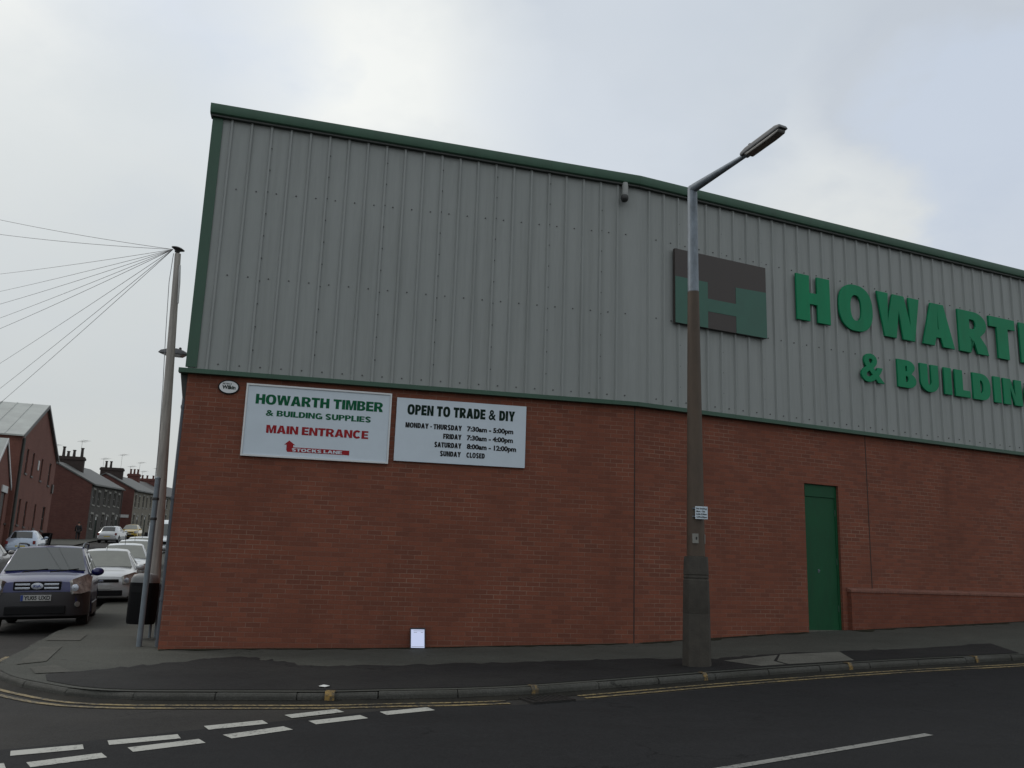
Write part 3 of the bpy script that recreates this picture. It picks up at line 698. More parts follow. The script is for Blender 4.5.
# gully grate in the channel
def drain():
    c = Vector((.52, 10.93)); az = Vector((.91, .41)); nn = Vector((.41, -.91))
    z = g(c.x, c.y) + ROAD
    mb = MB()
    P = lambda a, b, h: Vector((c.x + az.x * a + nn.x * b, c.y + az.y * a + nn.y * b, z + h + .0365 * .98 * a))
    def bx(a0, a1, b0, b1, h0, h1, mi=0):
        mb.add([P(a0, b0, h0), P(a1, b0, h0), P(a1, b1, h0), P(a0, b1, h0), P(a0, b0, h1), P(a1, b0, h1), P(a1, b1, h1), P(a0, b1, h1)], [(3, 2, 1, 0), (4, 5, 6, 7), (0, 1, 5, 4), (1, 2, 6, 5), (2, 3, 7, 6), (3, 0, 4, 7)], mi)
    bx(-.27, .27, -.22, .22, -.03, .010)
    bx(-.27, .27, -.22, -.19, .010, .024); bx(-.27, .27, .19, .22, .010, .024); bx(-.27, -.24, -.19, .19, .010, .024); bx(.24, .27, -.19, .19, .010, .024)
    for k in range(7):
        a = -.19 + k * .06
        mb.add([P(a, -.19, .012), P(a + .03, -.19, .012), P(a + .06, .19, .012), P(a + .03, .19, .012), P(a, -.19, .024), P(a + .03, -.19, .024), P(a + .06, .19, .024), P(a + .03, .19, .024)], [(4, 5, 6, 7), (0, 1, 5, 4), (1, 2, 6, 5), (2, 3, 7, 6), (3, 0, 4, 7)], 0)
    o = mb.build('drain_grate', M['iron'])
    tag(o, 'rusty iron drain grate breaking the double yellow lines at the kerb', 'drain grate')
drain()

# ------------------------------------------------------------------ the warehouse
WH = thing('warehouse', 'big red brick and grey metal clad warehouse with green trim on the street corner', 'warehouse', (C0.x, C0.y, g(C0.x, C0.y)))
def part(mb, name, m, parent=None, **k):
    o = mb.build(name, m, None, **k)
    p = parent or WH
    o.parent = p; o.matrix_parent_inverse = Matrix.Identity(4)
    # geometry is written in world space; cancel the parent's location
    q = p; off = Vector((0, 0, 0))
    while q is not None: off += q.location; q = q.parent
    o.location = -off if not p.location.length < 1e-9 or off.length else (0, 0, 0)
    return o
SILL = 3.00; DU0, DU1, DZ1 = 3.945, 4.838, 1.90
FS = Frame(C0 + DS * 30, tuple(-DS), (-cos(A_), -sin(A_), 0))          # side wall, u runs towards the corner
DBOT = -2.2
mb = MB()
def wq(fr, u0, u1, z0, z1, nn=0): mb.quad(fr(u0, z0, nn), fr(u1, z0, nn), fr(u1, z1, nn), fr(u0, z1, nn))
wq(FL, 0, LEN_L, DBOT, SILL)
wq(FR, 0, DU0, DBOT, SILL); wq(FR, DU0, DU1, DZ1, SILL); wq(FR, DU1, LEN_R, DBOT, SILL)
wq(FS, 0, 30, DBOT, SILL)
for (u, a, b) in ((DU0, 0, -.11), (DU1, -.11, 0)):                      # door reveals
    mb.quad(FR(u, DBOT, a), FR(u, DBOT, b), FR(u, DZ1, b), FR(u, DZ1, a))
mb.quad(FR(DU0, DZ1, 0), FR(DU1, DZ1, 0), FR(DU1, DZ1, -.11), FR(DU0, DZ1, -.11))
farB = FR(LEN_R, 0) + Vector((-FR.n.x, -FR.n.y, 0)) * 26; sideBk = FS(0, 0)
mb.quad(*[Vector((p[0], p[1], z)) for p, z in ((FR(LEN_R, 0), DBOT), (farB, DBOT), (farB, SILL), (FR(LEN_R, 0), SILL))])
mb.quad(*[Vector((p[0], p[1], z)) for p, z in ((farB, DBOT), (sideBk, DBOT), (sideBk, SILL), (farB, SILL))])
part(mb, 'brick_wall', M['brick'], fix=False)
# movement joints and the fan of weathering at the foot
mb = MB(); FL.box(mb, LEN_L - .012, LEN_L + .006, DBOT, SILL, -.004, .004); part(mb, 'expansion_joint', M['joint']); mb = MB(); FR.box(mb, 5.63, 5.648, -.085, SILL, -.004, .004)
part(mb, 'expansion_joint', M['joint'])
# low plinth wall in front of the right-hand wall
mb = MB(); FR.box(mb, 4.965, LEN_R, DBOT, -.165, .003, .10)
pl = part(mb, 'plinth_wall', M['brick_low'])
mb = MB(); mb.prism([(.003, -.163), (.118, -.163), (.118, -.125), (.003, -.085)], lambda a, z: FR(4.95, z, a), lambda a, z: FR(LEN_R, z, a))
part(mb, 'plinth_coping', M['coping'])

# cladding: trapezoidal ribs every 333 mm, rows of screws
def eaveL(u): return 7.62 + (7.31 - 7.62) * (u / LEN_L)
def eaveR(u): return 7.31 + .0095 * u
CN = .06
def cladding(fr, length, eave, start, u_lo=0, u_hi=0):
    mb = MB(); us = [(0, 0)]
    k = 0; ribs = []
    u = start
    while u < length - .06:
        us += [(u - .034, 0), (u - .015, .036), (u + .015, .036), (u + .023, 0)]; ribs.append(u); u += .3333
    us.append((length, 0)); us[0] = (u_lo, 0); us[-1] = (length + u_hi, 0)
    for (a, na), (b, nb) in zip(us, us[1:]):
        mb.quad(fr(a, SILL + .05, CN + na), fr(b, SILL + .05, CN + nb), fr(b, eave(b) - .02, CN + nb), fr(a, eave(a) - .02, CN + na))
    def screw(u, z, nn):
        r = .014; p = [fr(u + r * cos(2 * pi * j / 6), z + r * sin(2 * pi * j / 6), nn) for j in range(6)]; q = [fr(u + r * .8 * cos(2 * pi * j / 6), z + r * .8 * sin(2 * pi * j / 6), nn + .012) for j in range(6)]
        mb.add(p + q, [tuple(range(6, 12))] + [(j, (j + 1) % 6, 6 + (j + 1) % 6, 6 + j) for j in range(6)], 1)
    if length > 15: ribs = [r for r in ribs if r < 16]
    for i, u in enumerate(ribs):
        for z in (3.17, 4.70, 6.235): screw(u + .167 if u + .167 < length else u + .06, z, CN)
        if i % 3 == 2:
            z = 3.45
            while z < eave(u) - .3: screw(u + .024, z, CN + .012); z += .40
    return mb
mbL = cladding(FL, LEN_L, eaveL, .29, 0, .0070); mbR = cladding(FR, LEN_R, eaveR, .25, -.0070, 0)
mbL.add(mbR.v, mbR.f, 0); mbL.m[-len(mbR.f):] = mbR.m
for a, b in ((FS(0, 0, .004), FS(29.97, 0, .004)),):
    mbL.quad(Vector((a.x, a.y, SILL + .05)), Vector((b.x, b.y, SILL + .05)), Vector((b.x, b.y, 7.6)), Vector((a.x, a.y, 7.6)))
mbL.quad(*[Vector((p[0], p[1], z)) for p, z in ((FR(LEN_R, 0), SILL), (farB, SILL), (farB, 7.7), (FR(LEN_R, 0), 7.7))])
mbL.quad(*[Vector((p[0], p[1], z)) for p, z in ((farB, SILL), (sideBk, SILL), (sideBk, 7.6), (farB, 7.7))])
part(mbL, 'wall_cladding', [M['clad'], M['screw']], fix=False)
# green flashings: sill, corner, eaves
mb = MB()
sp = [(-.02, SILL - .012), (.115, SILL - .012), (.115, SILL + .062), (-.02, SILL + .085)]
KX = .0
mb.prism(sp, lambda a, z: FL(-.135, z, a), lambda a, z: FL(LEN_L + a * .11, z, a)); mb.prism(sp, lambda a, z: FR(-a * .11, z, a), lambda a, z: FR(LEN_R, z, a))
mb.prism(sp, lambda a, z: FS(0, z, a), lambda a, z: FS(29.98, z + .0015, a))
part(mb, 'sill_flashing', M['green_trim'])
mb = MB(); zt = 7.6
pr = [(-.075, -.02), (-.075, .11), (.145, .11), (.145, .055), (-.03, .055), (-.03, -.02)]
mb.prism([(-.040, .085), (.135, .085), (.135, .04), (-.040, .04)], lambda u, nn: FL(u, SILL + .088, nn), lambda u, nn: FL(u, 7.54, nn))
mb.prism([(-.002, .006), (-.002, .014), (.2, .014), (.2, .006)], lambda u, nn: FS(30 - u, SILL + .088, nn), lambda u, nn: FS(30 - u, 7.54, nn))
part(mb, 'corner_flashing', M['green_trim'])
mb = MB(); mbs = MB()
OV = .18
ep = [(.0, .165), (OV - .03, .185), (OV + .02, .175), (OV + .025, .09), (OV, .02), (OV - .03, .0), (.0, .0)]
def eaves(fr, u0, u1, ev, m0, m1, mi_=0):
    mb.prism(ep, lambda a, z: fr(u0 + a * m0, ev(u0) - .10 + z, a), lambda a, z: fr(u1 + a * m1, ev(u1) - .10 + z, a))
    mbs.prism([(.0, -.004), (OV - .035, -.004), (OV - .035, -.03), (.0, -.03)], lambda a, z: fr(u0 + a * m0 + .01, ev(u0) - .10 + z, a), lambda a, z: fr(u1 + a * m1, ev(u1) - .10 + z, a))
eaves(FL, -.08, LEN_L, eaveL, 0, .11); eaves(FR, 0, LEN_R, eaveR, -.11, 0)
part(mb, 'eaves_gutter', M['green_eaves'], smooth=35); part(mbs, 'soffit', M['soffit'])
mb = MB()
ra = [FL(-.07, eaveL(0) + .09, .0), FL(LEN_L, eaveL(LEN_L) + .09, .0), FR(LEN_R, eaveR(LEN_R) + .09, .0)]
rb = [Vector((sideBk.x, sideBk.y, 7.7)), Vector(((sideBk.x + farB.x) / 2, (sideBk.y + farB.y) / 2, 7.7)), Vector((farB.x, farB.y, 7.7))]
for i in range(2): mb.quad(ra[i], ra[i + 1], rb[i + 1], rb[i])
part(mb, 'roof', M['roof_sheet'], fix=False)
# door
dz0 = g(*FR(4.39, 0)[:2]) - .03
mb = MB()
FR.box(mb, DU0 + .001, DU0 + .055, dz0, DZ1 - .002, -.10, -.055); FR.box(mb, DU1 - .055, DU1 - .001, dz0, DZ1 - .002, -.10, -.055)
FR.box(mb, DU0 + .056, DU1 - .056, 1.655, DZ1 - .002, -.10, -.05)
door = part(mb, 'door', M['green_door'], bevel=.004)
mb = MB(); FR.box(mb, DU0 + .058, DU1 - .058, dz0 + .01, 1.650, -.105, -.066); dl_ = part(mb, 'door_leaf', M['green_door'], door, bevel=.004)
mb = MB(); p = FR(4.30, .22, -.066)
FR.box(mb, 4.285, 4.315, .19, .25, -.066, -.056); FR.box(mb, 4.29, 4.31, .215, .232, -.056, -.03); part(mb, 'door_handle', M['galv'], door)
for hz in (-.55, .35, 1.3):
    mb = MB(); FR.box(mb, DU1 - .068, DU1 - .05, hz, hz + .12, -.066, -.05); part(mb, 'hinge', M['green_trim'], door, bevel=.003)
mb = MB(); FR.box(mb, DU0 + .002, DU1 - .002, dz0 - .05, dz0 + .045, -.105, -.02); part(mb, 'threshold', M['slab'], door)
mb = MB(); FR.box(mb, DU0, DU1, DBOT, DZ1, -.16, -.107); part(mb, 'door_backing', M['black'], door)
# rainwater pipe down the side wall, near the corner
mb = MB(); q = FS(29.62, 0, .06); gz = g(q.x, q.y)
mb.tube([Vector((q.x, q.y, gz)), Vector((q.x, q.y, 2.75)), Vector((q.x - .02, q.y - .02, 2.98))], .043, 12)
for z in (-.6, 1.0, 2.5): mb.lathe([(.05, -.03), (.054, 0), (.05, .03)], Matrix.Translation((q.x, q.y, z)), 12)
part(mb, 'downpipe', M['downpipe'], smooth=40)
mb = MB(); q = FS(29.8, 0, .11)
mb.prism([(0, 3.03), (0, 2.55), (.06, 2.62), (.13, 3.03)], lambda a, z: FS(29.45, z, a + .003), lambda a, z: FS(29.9, z, a + .003)); part(mb, 'rain_hopper', M['soffit'])

# things fixed to the wall
def own(name, label, cat, mbs_, group=None, loc=None):
    """a thing made of several meshes written in world space: first is the body, the rest its parts"""
    r = thing(name, label, cat, loc, group=group)
    for mb_, nm, m_, kw in mbs_: part(mb_, nm, m_, r, **kw)
    return r
# raised letters
LT = .345
def letters(txt, specs, z0, z1, label, nm, t):
    r = thing(nm, label, 'sign lettering', FR(specs[0][0], z0, CN))
    for ch, (u0, u1) in zip(txt.replace(' ', ''), specs):
        u0, za = FR.proud(u0, z0, CN + .082); u1, zb_ = FR.proud(u1, z1, CN + .082)
        vs, fs, w = letter2d(ch, t); mb_ = MB(); su = (u1 - u0) / max(v[0] for v in vs)
        solid_from_2d(mb_, vs, fs, lambda a, b, n_: FR(u0 + a * su, za + b * (zb_ - za), n_), CN + .036, CN + .082)
        part(mb_, 'letter', M['green_letter'], r, bevel=.006, bseg=1)
    return r
row1 = [(3.925, 4.845), (5.085, 6.065), (6.205, 7.50), (7.56, 8.58), (8.735, 9.72), (9.795, 10.69), (10.86, 11.80), (12.6, 13.6), (13.75, 14.09), (14.3, 15.5), (15.7, 16.65), (16.85, 17.6), (17.75, 18.75)]
letters('HOWARTHTIMBER', row1, 5.245, 6.235, 'large raised green capital letters HOWARTH on the grey cladding, upper line', 'wall_lettering', .31)
row2 = [(5.645, 6.31), (6.71, 7.27), (7.40, 7.975), (8.15, 8.39), (8.50, 8.985), (9.085, 9.67), (9.79, 10.03), (10.12, 10.77), (10.86, 11.55), (11.95, 12.55), (12.65, 13.3), (13.4, 14.0), (14.1, 14.7), (14.8, 15.35), (15.43, 15.69), (15.8, 16.35), (16.43, 17.0)]
letters('&BUILDINGSUPPLIES', row2, 4.17, 4.785, 'smaller raised green capital letters & BUILDING under the big letters', 'wall_lettering', .325)
# logo board behind the lamp column
mbA, mbB = MB(), MB()
LG = lambda a, z: FR.proud(a, z, CN + .10)
(ga, gb), (gc, gd) = LG(.895, 4.71), LG(3.115, 6.185)
FR.box(mbA, ga, gc, gb, gd, CN + .036, CN + .10)
h_out = [(.897, 4.712), (1.66, 4.712), (1.66, 5.045), (2.345, 5.045), (2.345, 4.712), (3.113, 4.712), (3.113, 5.66), (2.345, 5.64), (2.345, 5.30), (1.66, 5.30), (1.66, 5.63), (.897, 5.63)]
mbB.prism([LG(*q) for q in h_out], lambda a, z: FR(a, z, CN + .101), lambda a, z: FR(a, z, CN + .104))
own('logo_board', 'dark square board with a green H shape, behind the lamp column', 'sign', [(mbA, 'board', M['logo_dark'], {}), (mbB, 'emblem', M['logo_green'], {})], loc=FR(2, 4.71, CN))
# entrance sign
S1 = (.938, 3.312, 1.702, 2.895)
mbA, mbF, mbG, mbR_, mbW = MB(), MB(), MB(), MB(), MB()
FL.box(mbA, S1[0] + .03, S1[1] - .03, S1[2] + .03, S1[3] - .03, .012, .045)
for a in ((S1[0], S1[1], S1[2], S1[2] + .028), (S1[0], S1[1], S1[3] - .028, S1[3]), (S1[0], S1[0] + .028, S1[2] + .028, S1[3] - .028), (S1[1] - .028, S1[1], S1[2] + .028, S1[3] - .028)):
    FL.box(mbF, *a, .006, .062)
text_line(mbG, FL, 'HOWARTH TIMBER', .28, 1.10, 3.172, 2.567, 2.73, .0455, .048)
text_line(mbG, FL, '& BUILDING SUPPLIES', .26, 1.278, 2.986, 2.378, 2.473, .0455, .048)
text_line(mbR_, FL, 'MAIN ENTRANCE', .27, 1.307, 2.957, 2.096, 2.228, .0455, .048)
mbR_.prism([(1.65, 1.835), (1.668, 1.806), (2.665, 1.806), (2.665, 1.882), (1.757, 1.884), (1.757, 1.921), (1.785, 1.921), (1.69, 1.993), (1.612, 1.921), (1.65, 1.921)], lambda a, z: FL(a, z, .0455), lambda a, z: FL(a, z, .048))
text_line(mbW, FL, 'STOCKS LANE', .26, 1.737, 2.546, 1.818, 1.868, .0483, .050)
own('entrance_sign', 'framed white sign reading HOWARTH TIMBER and MAIN ENTRANCE on the brick wall', 'sign', [(mbA, 'panel', M['sign_white'], {}), (mbF, 'frame', M['sign_frame'], dict(bevel=.004)), (mbG, 'green_lettering', M['sign_green'], {}), (mbR_, 'red_lettering', M['sign_red'], {}), (mbW, 'white_lettering', M['sign_white'], {})], loc=FL(2.1, 1.7))
# opening-hours sign
S2 = (3.403, 5.655, 1.762, 2.84)
mbA, mbG, hl_ = MB(), MB(), []
FL.box(mbA, S2[0], S2[1], S2[2], S2[3], .012, .05)
text_line(mbG, FL, 'OPEN TO TRADE & DIY', .31, 3.585, 5.455, 2.560, 2.735, .0505, .053, 0, .06, .36)
for txt, a, b, z in (('MONDAY - THURSDAY', 3.566, 4.531, 2.336), ('FRIDAY', 4.216, 4.531, 2.182), ('SATURDAY', 4.072, 4.536, 2.032), ('SUNDAY', 4.176, 4.532, 1.884)): mbK = MB(); text_line(mbK, FL, txt, .31, a, b, z, z + .088, .0505, .053, 0, .06, .34); hl_.append((mbK, 'lettering', M['black'], {}))
for txt, a, b, z in (('7:30am - 5:00pm', 4.622, 5.433, 2.336), ('7:30am - 4:00pm', 4.623, 5.432, 2.182), ('8:00am - 12:00pm', 4.629, 5.493, 2.032), ): mbK = MB(); font_line(mbK, FL, txt, a, b, z, z + .088, .0505, .053, .045); hl_.append((mbK, 'lettering', M['black'], {}))
mbK = MB(); text_line(mbK, FL, 'CLOSED', .31, 4.629, 4.947, 1.884, 1.972, .0505, .053, 0, .07); hl_.append((mbK, 'lettering', M['black'], {}))
own('opening_hours_sign', 'white sign reading OPEN TO TRADE & DIY with opening hours on the brick wall', 'sign', [(mbA, 'panel', M['sign_white'], dict(bevel=.003)), (mbG, 'heading', M['sign_dkgreen'], {})] + hl_, loc=FL(4.5, 1.76))
# oval plate
mbA, mbF, mbK = MB(), MB(), MB()
ov = lambda a, b: [(.657 + a * cos(2 * pi * k / 32), 2.812 + b * sin(2 * pi * k / 32)) for k in range(32)]
mbF.prism(ov(.168, .118), lambda a, z: FL(a, z, .003), lambda a, z: FL(a, z, .026)); mbA.prism(ov(.148, .10), lambda a, z: FL(a, z, .027), lambda a, z: FL(a, z, .03))
font_line(mbK, FL, 'Wilkin', .555, .765, 2.775, 2.84, .0305, .032, .045); font_line(mbK, FL, 'PETER E', .560, .70, 2.85, 2.875, .0305, .032, .02)
own('oval_plate', 'small white oval plate with a black rim at the wall corner under the sill', 'plate', [(mbA, 'face', M['sign_frame'], {}), (mbF, 'rim', M['black'], {}), (mbK, 'lettering', M['sign_dkgreen'], {})], loc=FL(.657, 2.7))
# security camera under the eaves
mbA, mbB = MB(), MB()
c = FL(7.40, 7.02, CN + .11)
mbA.lathe([(.03, .20), (.05, .19), (.058, .12), (.058, -.03), (.05, -.06)], Matrix.Translation(c), 14); mbB.lathe([(.05, -.061), (.072, -.085), (.075, -.13), (.055, -.18), (.02, -.20)], Matrix.Translation(c + Vector((-.012, -.02, 0))), 14)
mbC = MB(); mbC.box((-.02, -.02, .06), (.02, .14, .1), M_=Matrix.Translation(c) @ Matrix.Rotation(A_, 4, 'Z'))
own('security_camera', 'grey security camera hanging just below the green eaves', 'security camera', [(mbA, 'housing', M['cctv'], dict(smooth=40)), (mbB, 'lens_dome', M['lead'], dict(smooth=40)), (mbC, 'bracket', M['lead'], {})], loc=c)
# tablet leaning on the wall
def tablet():
    u = 3.955; b = FL(u, 0, .165); gz = g(b.x, b.y) + .005
    ang = radians(24); W, H = .25, .345
    X = FL.u; Yv = (Vector((0, 0, 1)) * cos(ang) - FL.n * sin(ang)); N = X.cross(Yv).normalized()
    if N.dot(FL.n) < 0: N = -N
    P = lambda a, h, n_: Vector((b.x, b.y, gz)) + X * a + Yv * h + N * n_
    bx = lambda mb_, a0, a1, h0, h1, n0, n1: mb_.add([P(a0, h0, n0), P(a1, h0, n0), P(a1, h1, n0), P(a0, h1, n0), P(a0, h0, n1), P(a1, h0, n1), P(a1, h1, n1), P(a0, h1, n1)], [(3, 2, 1, 0), (4, 5, 6, 7), (0, 1, 5, 4), (1, 2, 6, 5), (2, 3, 7, 6), (3, 0, 4, 7)])
    m1, m2, m4 = MB(), MB(), MB()
    bx(m1, -W / 2, W / 2, 0, H, 0, .010); bx(m2, -.108, .108, .012, .315, .0102, .0115)
    for h, a0, a1 in ((.288, -.07, .10), (.262, -.065, -.01), (.262, .05, .09), (.028, -.1, .1)): bx(m4, a0, a1, h, h + .006, .0117, .0122)
    own('tablet', 'tablet with a bright pale screen leaning on the foot of the brick wall', 'tablet', [(m1, 'case', M['clipboard'], dict(bevel=.004)), (m2, 'screen', M['tablet_screen'], {}), (m4, 'screen_text', M['greycar'], {})], loc=Vector((b.x, b.y, gz)))
tablet()
# scrap of paper by the kerb
mb = MB(); c = Vector((-2.08, 10.98)); zc = g(*c) + .014
mb.v = [(c.x + dx, c.y + dy, zc + dz) for dx, dy, dz in ((-.06, -.03, .004), (.02, -.045, .0), (.07, -.01, .012), (.05, .04, .003), (-.02, .05, .014), (-.065, .02, .002), (0, 0, .02))]
mb.f = [[6, i, (i + 1) % 6] for i in range(6)]; mb.m = [0] * 6
tag(mb.build('paper_scrap', M['litter'], fix=True), 'crumpled white paper scrap lying on the dark footway near the kerb', 'litter')

# ------------------------------------------------------------------ lamp column in front
LP = Vector((2.717, 13.029, g(2.717, 13.029)))
lamp = thing('street_lamp', 'tall street lamp with brown column and grey galvanised top on the footway', 'street lamp', LP)
M0 = Matrix.Identity(4); h0 = 0
def lp(mb_, nm, m_, **k): o = mb_.build(nm, m_, lamp, **k); return o
mb = MB(); mb.lathe([(.205, -.05), (.205, .0), (.193, .70), (.190, .705), (.194, .715), (.184, 1.17), (.176, 1.18), (.176, 1.195), (.184, 1.205), (.182, 1.225), (.176, 1.23), (.176, 1.24), (.183, 1.25), (.174, 1.47), (.168, 1.50), (.12, 1.505)], M0, 8); lp(mb, 'base', M['lamp_base'], smooth=25)
mb = MB(); mb.lathe([(.130, 1.505), (.122, 2.2), (.086, 5.47)], M0, 24); lp(mb, 'column', M['lamp_brown'], smooth=40)
mb = MB(); mb.lathe([(.088, 5.46), (.084, 5.47), (.074, 7.15), (.06, 7.19)], M0, 24); lp(mb, 'column_top', M['galv'], smooth=40)
ad_ = Vector((.46, -.888, 0)); T = Vector((0, 0, 7.13))
mb = MB(); mb.tube([T + Vector((0, 0, -.03)), T + ad_ * .05 + Vector((0, 0, .02)), T + ad_ * 1.1 + Vector((0, 0, .075)), T + ad_ * 1.25 + Vector((0, 0, .085))], [.072, .07, .036, .034], 12); lp(mb, 'arm', M['galv'], smooth=50)
ZR = atan2(ad_.y, ad_.x); HM = Matrix.Translation(T + ad_ * 1.16 + Vector((0, 0, .085))) @ Matrix.Rotation(ZR, 4, 'Z') @ Matrix.Rotation(-.125, 4, 'Y')
mb = MB(); mb.prism([(0, -.02), (.0, .03), (.12, .06), (.72, .06), (.80, .035), (.82, -.02)], lambda a, z: HM @ Vector((a, -.078, z)), lambda a, z: HM @ Vector((a, .078, z)))
head = lp(mb, 'lamp_head', M['lamp_head'], bevel=.02)
mb = MB(); mb.prism([(.07, -.022), (.78, -.022), (.76, -.06), (.60, -.07), (.12, -.065)], lambda a, z: HM @ Vector((a, -.068, z)), lambda a, z: HM @ Vector((a, .068, z)))
ln = mb.build('lens', M['lamp_lens'], head, bevel=.015)
mb = MB(); mb.lathe([(.03, 0), (.03, .035), (.015, .045)], HM @ Matrix.Translation((.16, 0, .072)), 10); mb.build('photocell', M['lead'], head, smooth=40)
# parking plate and sticker on the column
pn = Vector((.16, -.987, 0)).normalized(); pu = Vector((-pn.y, pn.x, 0))
class PF(Frame): pass
PFr = Frame((LP.x, LP.y, 0), tuple(pu), tuple(pn))
mbA, mbK, mbC = MB(), MB(), MB()
zb = .83
PFr.o = PFr.o - PFr.u * .065
PFr.box(mbA, 0, .185, zb, zb + .18, .155, .168)
for k, tx in enumerate(('No loading', 'Mon - Sat', '8.00-9.30am', '4.30-6.00pm')): font_line(mbK, PFr, tx, .014, .170 if k != 1 else .145, zb + .138 - k * .040, zb + .162 - k * .040, .1685, .170, .03)
mbD = MB(); PFr.box(mbC, -.02, .15, zb + .03, zb + .045, .10, .154); PFr.box(mbD, -.02, .15, zb + .145, zb + .16, .10, .154)
own('parking_plate', 'small white no loading plate strapped to the lamp column', 'sign', [(mbA, 'plate', M['sign_white'], dict(bevel=.003)), (mbK, 'lettering', M['black'], {}), (mbC, 'bracket', M['galv'], {}), (mbD, 'bracket', M['galv'], {})], loc=LP + pn * .15 + Vector((0, 0, 2)))
mbA, mbK = MB(), MB()
PFr.box(mbA, -.035, .055, .49, .625, .128, .136); font_line(mbK, PFr, '8', .012, .036, .54, .58, .1365, .138, .03)
own('column_label', 'small pale number label on the lamp column below the white plate', 'label', [(mbA, 'plate', M['cream_trim'], {}), (mbK, 'lettering', M['black'], {})], loc=LP + Vector((0, 0, 1.7)))

mb = MB(); th_ = radians(62)
_n = pn * cos(th_) + pu * sin(th_); _u = Vector((-_n.y, _n.x, 0)); _f = Frame((LP.x, LP.y, 0), tuple(_u), tuple(_n)); _f.box(mb, -.03, .03, .49, .62, .127, .133)
tag(mb.build('column_sticker', M['cream_trim']), 'narrow pale sticker wrapped on the right edge of the lamp column', 'sticker')

# ------------------------------------------------------------------ poles, bin by the corner
PB = Vector((-7.64, 20.05, 0)); PB.z = g(PB.x, PB.y); PT = Vector((-7.965, 20.0, 7.20)) - PB
pole = thing('telegraph_pole', 'leaning weathered wooden telegraph pole with wires fanning from its top', 'telegraph pole', PB)
mb = MB(); mb.tube([Vector((0, 0, -.2)), PT * .3, PT * .65, PT * .985], [.135, .122, .098, .070], 16); mb.build('shaft', M['wood'], pole, smooth=50)
mb = MB(); mb.lathe([(.05, -.10), (.07, -.05), (.150, -.012), (.152, .0), (.09, .028), (.03, .04)], Matrix.Translation(PT) @ Matrix.Rotation(.22, 4, 'Y'), 20); mb.build('wire_ring', M['lead'], pole, smooth=40)
mb = MB(); pth = [PT * t + Vector((-.115 - .02 * sin(t * 9), -.06, 0)) for t in (.98, .9, .75, .6, .45, .3, .15)]; pth[0] = PT * .985 + Vector((-.09, -.03, 0)); mb.tube(pth, .008, 6); mb.build('down_cable', M['wire'], pole, smooth=60)
mb = MB(); mb.tube([PT * .95 + Vector((.085, -.05, 0)), PT * .90 + Vector((.1, -.05, 0)), PT * .84 + Vector((.105, -.05, 0))], [.022, .026, .016], 8); mb.build('terminal_box', M['white_trim'], pole, smooth=60)
# wires: each runs from the ring to a house beyond the left edge
PTW = PB + PT
ORD = ('topmost', 'second highest', 'third highest', 'fourth highest', 'fifth highest', 'fifth lowest', 'fourth lowest', 'third lowest', 'second lowest', 'lowest')
for i, (y0, depth) in enumerate(((218.5, 26), (233, 24), (273, 40), (290.5, 44), (303, 38), (317, 42), (327.5, 36), (362.5, 52), (387.5, 47), (402, 40))):
    e = at(-60, y0 - 2.5 + (y0 - 247) * .35, depth); a = PTW + Vector((-.12, 0, -.02)); sag = .09
    mb = MB(); pts = []
    for k in range(17):
        t = k / 16; p = a.lerp(e, t); p.z -= sag * 4 * t * (1 - t); pts.append(p)
    mb.tube(pts, .0065, 5)
    tag(mb.build('wire', M['wire'], smooth=60), ORD[i] + ' of the ten thin wires fanning left from the wooden pole', 'wire', 'wires fanning from the pole')
# lantern behind the pole
LB = at(174, 353.5, 21.5)
mbA, mbB, mbC, mbD = MB(), MB(), MB(), MB()
LM = Matrix.Translation(LB) @ Matrix.Rotation(radians(4), 4, 'Y') @ Matrix.Rotation(radians(-6), 4, 'Z')
mbA.prism([(-.36, .0), (-.30, .055), (-.12, .10), (.10, .115), (.28, .07), (.36, .01), (.36, -.02), (-.36, -.02)], lambda a, z: LM @ Vector((a, -.11, z)), lambda a, z: LM @ Vector((a, .11, z)))
mbB.prism([(-.33, -.022), (.30, -.022), (.2, -.08), (-.2, -.07)], lambda a, z: LM @ Vector((a, -.09, z)), lambda a, z: LM @ Vector((a, .09, z)))
mbC.lathe([(.035, 0), (.035, .04), (.015, .06)], LM @ Matrix.Translation((.14, 0, .105)), 10)
col_x = LB + Vector((.5, .15, 0)); gz = g(col_x.x, col_x.y)
mbD.tube([Vector((col_x.x, col_x.y, gz - .1)), Vector((col_x.x, col_x.y, gz + 1.3)), Vector((col_x.x, col_x.y, gz + 1.32)), Vector((col_x.x, col_x.y, LB.z - .1)), LB + Vector((.45, .08, -.01)), LB + Vector((.30, 0, 0))], [.08, .08, .055, .05, .035, .03], 10)
own('street_lamp', 'small grey streetlight lantern behind the wooden pole beside the green corner', 'street lamp', [(mbA, 'lamp_head', M['lamp_head'], dict(bevel=.03, smooth=50)), (mbB, 'lens', M['lamp_lens'], dict(bevel=.015)), (mbC, 'photocell', M['lead'], {}), (mbD, 'column', M['galv'], dict(smooth=50))], loc=Vector((col_x.x, col_x.y, gz)))
